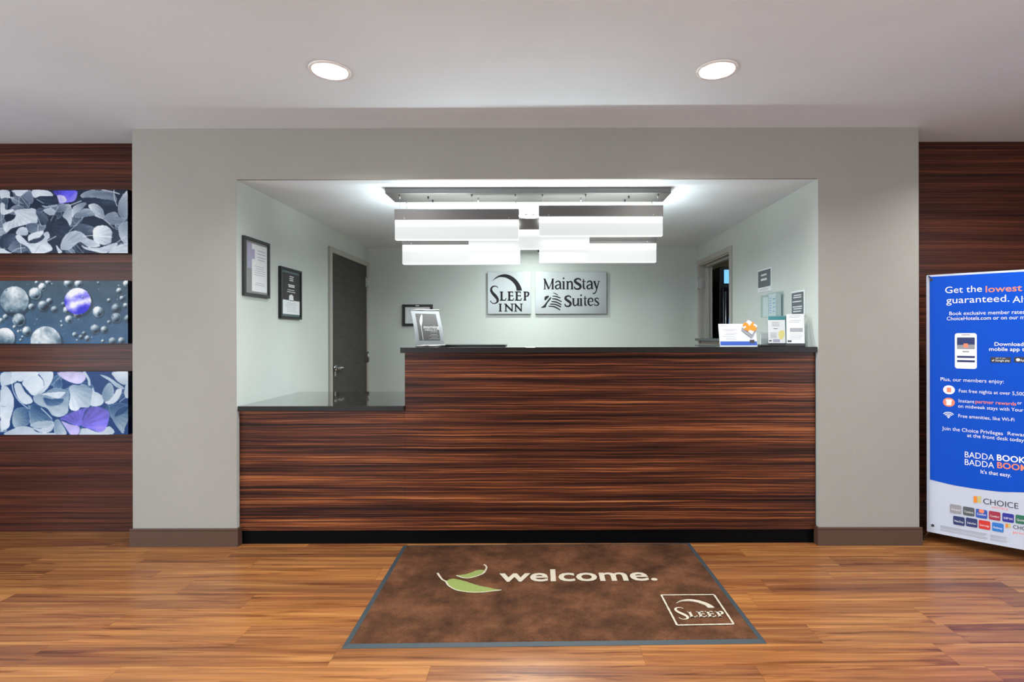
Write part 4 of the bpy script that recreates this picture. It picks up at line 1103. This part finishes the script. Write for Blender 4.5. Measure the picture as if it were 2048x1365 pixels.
for pts, w, tn in (([(1720, 70), (1725, 190), (1765, 310)], 1.4, .9), ([(1040, 690), (1160, 580), (1250, 480)], 1.3, .8), ([(700, 840), (840, 765)], 1.4, .85), ([(1740, 880), (1890, 770)], 1.3, .85),
                   ([(550, 210), (650, 270)], 1.2, .8), ([(550, 460), (610, 600)], 1.2, .8), ([(300, 870), (310, 1020)], 1.2, .85), ([(160, 1010), (260, 950), (370, 935)], 1.1, .85), ([(280, 190), (275, 300)], 1.2, .7),
                   ([(570, 600), (560, 690)], 1.2, .85), ([(1250, 770), (1400, 755), (1690, 780)], 1.2, .95), ([(1540, 70), (1700, 100), (1800, 130)], 2.4, .8), ([(1430, 460), (1560, 510), (1720, 650)], 1.2, .85), ([(1050, 300), (1220, 235)], 1.8, .8),
                   ([(760, 530), (830, 400), (880, 320)], 1.2, .7), ([(590, 900), (520, 1010)], .8, .55)):
    P1.line(K(pts, 65), w, tn)
P1.soften(); P1.img = np.clip((P1.img - 90) * 1.35 + 112, 4, 250)
# --- bubbles
P2 = Paint('bub', (58, 84, 106))
P2.img += (P2.n * 26)[..., None] + ((P2.yy / 127 - .5) * 22)[..., None] * np.array([-.4, .3, 1.2]) + (np.clip((60 - P2.xx) / 200, 0, 1) * 16)[..., None]
def bubble(cx_, cy_, r, col_=None, big=False):
    x, y = (P2.xx - cx_) / r, (P2.yy - cy_) / r; d = np.hypot(x, y); m = d < 1
    if not m.any(): return
    nz = np.sqrt(np.clip(1 - d[m] ** 2, 0, 1)); lx = -.45 * x[m] - .6 * y[m] + .45 * nz
    v = .16 + 1.0 * np.clip(lx, -.3, 1) + .9 * P2.n[m] * (2.2 if big else 1)
    v = v + .8 * np.exp(-((d[m] - .88) / .09) ** 2) * (x[m] * .4 + y[m] * .5 + .25)
    v -= .35 * np.exp(-((x[m] - .25) ** 2 + (y[m] - .45) ** 2) / .06) * (0 if big else 1)
    if big: v = np.clip(.66 + .25 * (-y[m]) + 1.0 * P2.n[m] - .5 * np.clip(y[m] - .45, 0, 1), .1, 1)
    c = tone_col(v, 'bub')
    if col_ is not None:
        v = np.clip(.55 - .55 * y[m] + 1.5 * P2.n[m] + .25 * np.sin(y[m] * 7 + x[m] * 2), 0, 1)[:, None]
        c = np.array((40, 36, 178)) * (1 - v) + np.array((214, 212, 238)) * v
    sh = (np.hypot(P2.xx - cx_ - r * .12, P2.yy - cy_ - r * .16) < r * 1.06) & ~m
    P2.img[sh] *= .72
    P2.img[m] = c
B2 = [(205, 385, 215), (520, 280, 95), (630, 180, 62), (640, 470, 82), (465, 480, 52), (735, 395, 48), (810, 520, 52), (270, 680, 100), (395, 850, 72), (70, 635, 44), (1020, 125, 66), (1180, 130, 62),
      (1000, 530, 58), (1030, 670, 58), (1155, 605, 52), (1475, 560, 84), (1745, 505, 72), (1750, 650, 78), (1925, 660, 56), (1425, 825, 74), (1570, 830, 56), (1795, 240, 46), (1840, 355, 42), (1910, 130, 54), (1640, 385, 34),
      (60, 950, 150), (1310, 960, 44), (1215, 940, 36), (1260, 885, 34), (1120, 905, 42), (1690, 1005, 58), (1830, 1000, 54), (950, 440, 36), (1640, 715, 30), (720, 105, 46), (540, 110, 26), (205, 785, 28), (265, 855, 22), (330, 940, 24), (300, 985, 22), (1480, 120, 24), (1890, 465, 40), (925, 770, 22), (1545, 1005, 26), (0, 690, 40)]
for x, y, r in B2:
    (px_, py_), = K([(x, y)], 85); bubble(px_, py_, r / 7.585, big=r > 140)
bubble(680 / 7.585, (1010 - 85) / 7.585, 232 / 7.585, big=True)
bubble(1165 / 7.585, (397 - 85) / 7.585, 202 / 7.585, col_=1)
for _ in range(60): bubble(g7.uniform(-120, 262), g7.uniform(0, 127), g7.uniform(.8, 2.0))
for _ in range(22): bubble(g7.uniform(-122, -6), g7.uniform(0, 127), g7.uniform(3, 12))
bubble(-62, 60, 24, big=True)
P2.soften(); P2.img = np.clip((P2.img - 90) * 1.25 + 96, 4, 250)
# --- petals
P3 = Paint('petal', (8, 58, 108))
filler(P3, 26, -125, 0, (.55, .7, .85), 16, 34)
filler(P3, 10, 0, 262, (.2, .3), 12, 20)
L3 = [
 (.78, [(0, 90), (150, 60), (300, 80), (240, 200), (170, 240), (60, 270), (0, 260)], (0, .1)),
 (.86, [(170, 130), (200, 60), (520, 55), (560, 110), (440, 150), (300, 210), (220, 180)], (0, -.1)),
 (.84, [(320, 230), (430, 140), (550, 110), (640, 200), (640, 300), (560, 390), (480, 420), (390, 330)], (0, .05)),
 (.80, [(560, 60), (770, 60), (790, 140), (740, 260), (640, 380), (540, 390), (650, 280), (640, 180)], (.2, 0)),
 (.80, [(200, 260), (290, 240), (360, 360), (460, 460), (470, 530), (350, 550), (250, 450)], (0, .1)),
 (.84, [(0, 340), (60, 275), (130, 330), (190, 460), (190, 600), (140, 780), (120, 900), (40, 940), (0, 920)], (0, .1)),
 (.68, [(1040, 300), (1100, 260), (1180, 270), (1250, 250), (1320, 290), (1380, 370), (1400, 480), (1330, 600), (1210, 600), (1160, 650), (1060, 640), (1030, 560), (1050, 430)], (-.2, .35)),
 (.80, [(1390, 300), (1420, 360), (1500, 400), (1560, 480), (1530, 560), (1420, 590), (1360, 560), (1380, 430)], (0, .1)),
 (.55, [(1530, 440), (1560, 320), (1640, 230), (1700, 290), (1710, 420), (1640, 500), (1580, 520)], (.3, 0)),
 (.88, [(1640, 500), (1720, 400), (1760, 330), (1830, 330), (1810, 430), (1730, 530), (1640, 555), (1570, 530)], (0, 0)),
 (.70, [(1500, 110), (1620, 140), (1760, 230), (1860, 300), (1850, 330), (1740, 290), (1640, 200)], (0, -.1)),
 (.80, [(1690, 70), (1945, 65), (1940, 170), (1880, 260), (1780, 220), (1720, 150)], (0, -.2)),
 (.74, [(1880, 300), (1940, 180), (1950, 440), (1880, 440)], (0, 0)),
 (.60, [(490, 440), (560, 395), (650, 390), (750, 330), (850, 310), (980, 340), (1030, 420), (1020, 560), (1010, 680), (900, 745), (780, 720), (700, 620), (600, 580), (510, 520)], (-.1, .35)),
 (.86, [(610, 400), (760, 380), (960, 365), (960, 400), (890, 460), (800, 455), (700, 420)], (0, 0)),
 (.24, [(640, 450), (760, 470), (950, 470), (900, 560), (740, 590), (670, 540)], (0, .6)),
 (.40, [(170, 780), (200, 650), (290, 605), (390, 620), (430, 700), (440, 800), (380, 880), (220, 910), (180, 860)], (-.4, .2)),
 (.30, [(430, 640), (480, 555), (590, 580), (700, 700), (780, 790), (720, 800), (560, 850), (450, 870), (440, 760)], (-.2, .5)),
 (.66, [(440, 880), (560, 820), (780, 810), (770, 870), (700, 920), (560, 920)], (0, .1)),
 (.74, [(470, 910), (600, 930), (740, 900), (800, 820), (790, 920), (720, 980), (600, 980)], (0, .1)),
 (.74, [(70, 1020), (180, 930), (330, 890), (460, 910), (560, 980), (800, 990), (810, 1020)], (0, .15)),
 (.62, [(810, 820), (880, 790), (940, 880), (990, 1010), (820, 1015)], (.3, .2)),
 (.80, [(1190, 940), (1300, 920), (1480, 980), (1640, 890), (1690, 1010), (1180, 1015)], (0, .1)),
 (.36, [(1660, 700), (1640, 600), (1760, 540), (1880, 550), (1990, 600), (1950, 760), (1880, 900), (1850, 1000), (1760, 900), (1690, 780)], (0, .5)),
 (.10, [(1720, 750), (1760, 640), (1880, 580), (1940, 620), (1860, 700)], (0, 0)),
]
for tn, pts, g in L3: P3.shape(K(pts, 60), tn, g, .20, veins=(K(pts, 60)[0], (0, 0)) if tn < .7 else None, rim=.3)
P3.shape(K([(870, 70), (1240, 70), (1280, 170), (1190, 245), (1050, 220), (920, 150)], 60), .62, (0, .25), .2, rgb=(176, 172, 202))
P3.shape(K([(890, 780), (1000, 710), (1180, 640), (1330, 600), (1270, 660), (1240, 760), (1210, 880), (1080, 860), (970, 800)], 60), .60, (.2, .25), .25, rgb=(104, 98, 190), veins=(K([(1210, 890)], 60)[0], (0, 0)))
P3.shape(K([(1300, 640), (1420, 590), (1560, 620), (1640, 680), (1630, 800), (1590, 920), (1500, 980), (1380, 940), (1230, 890), (1240, 790)], 60), .60, (.1, .3), .25, rgb=(112, 104, 200), veins=(K([(1210, 890)], 60)[0], (0, 0)))
P3.shape(K([(910, 810), (1050, 860), (1190, 900), (1160, 1015), (1050, 1015), (980, 920)], 60), .62, (0, .1), .2, rgb=(168, 162, 212))
for pts, w, tn in (([(165, 150), (180, 330), (260, 490), (410, 620)], 1.6, .9), ([(610, 620), (700, 700), (770, 770)], 1.6, .85), ([(1000, 60), (1010, 60)], .1, .5), ([(890, 790), (960, 900), (1040, 1015)], 1.6, .08), ([(1260, 60), (1330, 180), (1340, 260)], 5, .75), ([(0, 585), (70, 590)], .8, .4), ([(1800, 520), (1880, 460), (1950, 450)], 1.2, .85), ([(1230, 900), (1210, 930), (1180, 1010)], 1.6, .35)):
    P3.line(K(pts, 60), w, tn)
P3.soften(); P3.img = np.clip((P3.img - 100) * 1.2 + 108, 2, 250)

SRGB = lambda a: np.where(a / 255 <= .04045, a / 255 / 12.92, ((np.clip(a, 0, 255) / 255 + .055) / 1.055) ** 2.4)
m = mat('canvas_print', (1, 1, 1, 1), 0.4, spec=0.2)
N, L, bb_ = nodes(m); at_ = N.new('ShaderNodeAttribute'); at_.attribute_name = 'print'; L.new(at_.outputs['Color'], bb_.inputs['Base Color'])
M['canvas'] = m
def canvas(P, ztop, zbot, label):
    t = thing('canvas_print', label, 'canvas print', (-3.3, DW, zbot), 'canvas prints on the left wood wall')
    DF = DW - .039; XRT = -2.717
    n0 = 375; Hh = P.Hd; step = (ztop - zbot) / (Hh - 1)
    img = P.img.copy()
    cols_ = list(range(n0 - 1)) ; verts = []; colr = []
    wrap = [375 - 0, 378, 381, 384]
    for j in range(Hh):
        z = ztop - step * j
        for i in range(n0):
            verts.append((XRT - (n0 - 1 - i) * 255 * 0 - (n0 - 1 - i) * (255 * DF / F) / 255, DF, z)); colr.append(img[j, i])
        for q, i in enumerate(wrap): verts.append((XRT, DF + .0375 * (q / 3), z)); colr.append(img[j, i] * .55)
    Wn = n0 + len(wrap)
    faces = [(j * Wn + i, (j + 1) * Wn + i, (j + 1) * Wn + i + 1, j * Wn + i + 1) for j in range(Hh - 1) for i in range(Wn - 1)]
    b = MB(); b.mesh(verts, faces); o = b.build('printed_canvas', M['canvas'], t)
    at = o.data.color_attributes.new('print', 'FLOAT_COLOR', 'POINT')
    arr = np.ones((len(verts), 4), np.float32); arr[:, :3] = SRGB(np.array(colr)) * .80; at.data.foreach_set('color', arr.ravel())
    xl = verts[0][0]
    b = MB(); b.box(xl + .001, XRT - .001, DF + .001, DW - .001, zbot + .001, ztop - .001); b.build('stretcher', M['ink'], t)
canvas(P1, 2.276, 1.856, 'top canvas print of grey fallen leaves with one violet leaf')
canvas(P2, 1.674, 1.258, 'middle canvas print of bubbles in blue water, one bubble violet')
canvas(P3, 1.073, .656, 'bottom canvas print of pale petals with a violet petal')

# ------------------------------------------------------------------ blue banner on its X-stand
BO = Vector((2.449, 3.35, .062)); BU = Vector((.788, -.616, 0)).normalized(); BN = Vector((-BU.y, BU.x, 0)) * -1
BW, BH = .80, 1.62
def bcurve(u, v):    # slight bow of the hung vinyl, belly towards the floor
    return .018 * math.sin(math.pi * min(max(u / BW, 0), 1)) * (1 - v / BH * .6)
def bm_(u, v, n=0.0): return BO + BU * u + Vector((0, 0, v)) + BN * (n + bcurve(u, v))
def uv(px, py):
    t_ = (px - VX) / F; u = (t_ * BO.y - BO.x) / (BU.x - t_ * BU.y); D = BO.y + BU.y * u
    return u, EYE + (VY - py) * D / F - BO.z, D / F
t = thing('x_banner', 'tall blue and white promotional banner standing by the right wood wall', 'banner', (BO.x + .3, BO.y - .25, 0))
wave = [uv(1859, 961)[:2], uv(1905, 972)[:2], uv(1950, 979)[:2], uv(2000, 985)[:2], uv(2048, 986)[:2]]
wave = [(.0, wave[0][1])] + wave + [(.62, wave[-1][1] + .01), (.72, wave[-1][1] + .03), (.80, wave[-1][1] + .06)]
def wv(u):
    for (a, c), (e, f_) in zip(wave, wave[1:]):
        if a <= u <= e: return c + (f_ - c) * (u - a) / (e - a + 1e-9)
    return wave[-1][1]
b = MB(); nu, nv = 24, 30
def gridsheet(mb, u0, u1, v0, v1, n, rev=False, nu=24, nv=30):
    vs_, fs = [], []
    for j in range(nv + 1):
        for i in range(nu + 1):
            u = u0 + (u1 - u0) * i / nu; a = v0(u) if callable(v0) else v0; c = v1(u) if callable(v1) else v1
            vs_.append(bm_(u, a + (c - a) * j / nv, n))
    for j in range(nv):
        for i in range(nu):
            f = (j * (nu + 1) + i, j * (nu + 1) + i + 1, (j + 1) * (nu + 1) + i + 1, (j + 1) * (nu + 1) + i); fs.append(f[::-1] if rev else f)
    mb.mesh(vs_, fs, True)
gridsheet(b, 0, BW, 0, BH, 0); gridsheet(b, 0, BW, 0, BH, -.0008, True)
sh = b.build('vinyl_sheet', M['banner_white'], t)
u_b = uv(1859.5, 700)[0]
b = MB(); gridsheet(b, u_b, BW - u_b, wv, BH - .012, .0008); b.build('blue_field', M['banner_blue'], sh)
pr = {k_: MB() for k_ in ('w', 'o', 'k', 'g')}
PM = {'w': ('white_text', 'print_white'), 'o': ('orange_text', 'salmon'), 'k': ('dark_text', 'ink')}
def bt(s, xl, xr, y, cap, key='w', bold=0.0, n=.0016):
    u0, v0, s0 = uv(xl, y); u1 = uv(xr, y)[0]; q_ = MB(); put_text(q_, s, u0, u1, v0, cap * s0, bm_, n, bold); q_.build(PM[key][0], M[PM[key][1]], sh)
bt('Get the', 1890.5, 1964, 588.5, 12.5); bt('lowest', 1971.3, 2044, 587, 12.5, 'o', .01); bt('price', 2052, 2096, 585, 12.5, 'o', .01)
bt('guaranteed.', 1892.6, 2018.6, 609, 13); bt('Always.', 2025, 2100, 608, 13)
bt('Book exclusive member rates', 1898.8, 2049, 632.5, 7); bt('on', 2054, 2066, 632, 7)
bt('ChoiceHotels.com or on our m', 1893.7, 2049, 642.7, 7)
bt('Download', 1988.7, 2046.5, 693.7, 7, 'w', .012); bt('mobile app to', 1978, 2056, 703.6, 7, 'w', .012)
bt('Plus, our members enjoy:', 1881, 2007, 763.5, 7)
bt('Fast free nights at over 5,500', 1917.5, 2049, 786.5, 6.6)
bt('Instant', 1917, 1948.7, 806.5, 6.6); bt('partner rewards', 1950.4, 2031.8, 808, 6.6, 'o', .008); bt('or', 2034, 2043, 810.5, 6.6)
bt('on midweek stays with Your', 1916, 2046, 817, 6.6)
bt('Free amenities, like Wi-Fi', 1916.3, 2028, 836.5, 6.6)
bt('Join the Choice Privileges', 1883.8, 2005, 861.5, 7); bt('Rewards', 2014.4, 2062, 872, 7)
bt('at the front desk today', 1933.8, 2047, 875.5, 7)
bt('BADDA', 1929, 1987.4, 916, 11.5); bt('BOOK.', 1993, 2053, 922, 11.5, 'w', .02)
bt('BADDA', 1929, 1987.4, 931, 11.5); bt('BOOM.', 1993.5, 2060, 937, 11.5, 'o', .02)
bt("It's that easy.", 1960.6, 2021.4, 948, 7.2, 'w', .008)
def disc(key, px, py, r, n=.0016, k_=20, inner=0.0):
    u0, v0, s0 = uv(px, py); pr[key].poly([bm_(u0 + r * s0 * 1.05 * math.cos(a), v0 + r * s0 * math.sin(a), n) for a in [2 * math.pi * i / k_ for i in range(k_)]])
def rrect(key, x0, x1, y0, y1, n=.0016, mb=None):
    u0, v0, s0 = uv(x0, (y0 + y1) / 2); u1 = uv(x1, 0)[0]; h_ = (y1 - y0) / 2 * s0; r_ = min(h_, (u1 - u0) / 2) * .25
    pts = []
    for cx_, cy_, a0 in ((u1 - r_, v0 + h_ - r_, 0), (u0 + r_, v0 + h_ - r_, 90), (u0 + r_, v0 - h_ + r_, 180), (u1 - r_, v0 - h_ + r_, 270)):
        for q in range(4): a = R(a0 + 30 * q); pts.append((cx_ + r_ * math.cos(a), cy_ + r_ * math.sin(a)))
    (mb or pr[key]).poly([bm_(*p, n) for p in pts])
disc('w', 1897.7, 781.6, 9); disc('o', 1897.5, 806.4, 9)
rrect('o', 1893.5, 1902, 777, 786, .002); rrect('w', 1892.5, 1902.5, 803.5, 812, .002); rrect('w', 1891.5, 1903.5, 800.5, 804.5, .002)
for r_ in (9.5, 6.5, 3.5):
    u0, v0, s0 = uv(1896.7, 837); stroke(pr['w'], [(u0 + r_ * s0 * 1.1 * math.sin(R(a)), v0 + r_ * s0 * 1.1 * math.cos(R(a)), 1.7 * s0) for a in (-50, -25, 0, 25, 50)], bm_, .0016)
disc('w', 1896.7, 836.5, 1.6)
b = MB(); rrect('w', 1909.6, 1953.5, 668.5, 738.8, mb=b, n=.0014); ph = b.build('phone_picture', M['print_white'], sh)
def pm_(mt, rects, nm):
    b = MB()
    for q in rects: rrect('w', *q, n=.0019, mb=b)
    b.build(nm, mt, sh)
pm_(M['navy'], [(1914, 1949.5, 677, 684), (1914, 1949.5, 683.5, 692), (1914, 1949.5, 713.5, 717.5), (1914, 1949.5, 722, 726)], 'phone_screen')
pm_(M['paper_grey'], [(1914, 1949.5, 691, 700), (1925, 1938, 704, 706.5), (1923, 1940, 671, 672.5)], 'phone_detail')
pm_(M['salmon'], [(1927, 1936, 689, 697)], 'phone_picture_spot')
pm_(M['ink'], [(1981, 2021.6, 716, 727), (2028, 2070, 716, 727)], 'app_badge')
bt('GET IT ON', 1991, 2010, 719.6, 2.2, n=.0024); bt('Google play', 1990, 2019, 724.8, 4.2, n=.0024); bt('App Store', 2040, 2067, 724.8, 4.2, n=.0024)
stroke(pr['w'], [(*uv(1984.5, 724)[:2], .008), (*uv(1988, 721.5)[:2], .002)], bm_, .0024, smooth=False); disc('w', 2035.5, 721.8, 3, .0024)
# white foot of the banner: logos
bt('CHOICE', 1965.6, 2035.5, 1008.5, 11, 'k'); bt('HOTELS', 1983, 2015, 1017, 3.6, 'o')
pm_(M['orange'], [(1946.5, 1953, 993, 1006)], 'logo_mark'); pm_(M['yellow'], [(1954, 1961.5, 993, 999), (1954, 1961.5, 1000, 1006)], 'logo_mark_light')
pm_(M['orange'], [(2010, 2014, 1048, 1056)], 'logo_mark'); pm_(M['yellow'], [(2015, 2020, 1048, 1056)], 'logo_mark_light')
bt('CHOICE', 2025, 2070, 1058, 7.5, 'k'); bt('privileges', 2025, 2075, 1067, 5, 'o')
for (cx_, cy_, mt, tx) in ((355, 915, 'paper_grey', 'Ascend'), (470, 935, 'sign_grey', 'Cambria'), (582, 955, 'blue_print', 'Comfort'), (697, 972, 'crimson', 'Comfort'), (815, 990, 'navy2', 'SLEEP INN'), (930, 1006, 'green', 'Quality'),
                          (384, 1018, 'navy', 'MainStay'), (495, 1032, 'navy', 'Suburban'), (608, 1052, 'red', 'Econo Lodge'), (725, 1072, 'azure', 'Rodeway')):
    if mt == 'navy2': M['navy2'] = M.get('navy2') or mat('indigo_print', C3(40, 44, 150), 0.6)
    px, py = 1830 + cx_ / 4.404, 810 + cy_ / 4.404
    pm_(M[mt], [(px - 11.4, px + 11.4, py - 8.6, py + 8.6)], 'brand_tile')
    bt(tx, px - 9, px + 9, py + 3.5, 4, 'w', .0, .0024)
    if mt == 'blue_print': disc('o', px, py - 3.5, 4, .0023)
for k_, y in enumerate((1053, 1055, 1057, 1060, 1062.5)):
    u0, v0, s0 = uv(1880, y); 
    for a, c in ((u0, .30), (.305, .55), (.555, .72)): pr['g'].poly([bm_(a, v0 - .0004, .0016), bm_(c - rng.random() * .02, v0 - .0004, .0016), bm_(c - rng.random() * .02, v0 + .0022, .0016), bm_(a, v0 + .0022, .0016)])
for k_, mt, nm in (('w', 'print_white', 'white_icons'), ('o', 'salmon', 'orange_icons'), ('g', 'paper_grey', 'fine_print')): pr[k_].build(nm, M[mt], sh)
# eyelets, crossed poles and feet behind the sheet
for (u, v) in ((.025, BH - .03), (BW - .025, BH - .03), (.03, .045), (BW - .03, .045)):
    p = bm_(u, v, .0015); b = MB(); b.tube([p - BN * .004, p + BN * .002], [.009, .008], 14); b.build('eyelet', M['ink'], t)
mid = bm_(BW / 2, BH * .45, -.07)
for (u, v) in ((.0, BH + .005), (BW, BH + .005)):
    b = MB(); b.tube([mid, bm_(u, v, -.012)], .006, 10); b.tube([bm_(u, v, -.012), bm_(u + (.02 if u == 0 else -.02), v - .02, .003)], .004, 8); b.build('pole', M['black'], t)
for (u, fo) in ((.0, .02), (BW, .02)):
    f0 = BO + BU * (u + (.012 if u == 0 else -.012)) + BN * (-.02); f0.z = .006
    b = MB(); b.tube([mid, bm_(u + (.035 if u == 0 else -.035), .05, -.012), f0 - BU * (.03 if u == 0 else -.03)], .0065, 10); b.build('foot_pole', M['steel'], t)
    b = MB(); b.tube([f0 - BU * (.03 if u == 0 else -.03) + Vector((0, 0, .006)), f0 - BU * (.03 if u == 0 else -.03) - Vector((0, 0, .006))], .009, 10); b.build('foot_tip', M['black'], t)
f1 = mid - BN * .40; f1.z = .006
for o in list(bpy.data.objects):
    if o.name.split('.')[0] in ('printed_lines', 'fine_print', 'white_icons', 'orange_icons', 'leaf_outline', 'leaf_pattern', 'small_print', 'poster_lettering', 'locking_stud', 'screw', 'phone_screen', 'phone_detail', 'app_badge'):
        o['kind'] = 'stuff'
for o in list(bpy.data.objects):
    if '_o' in o.keys(): del o['_o']
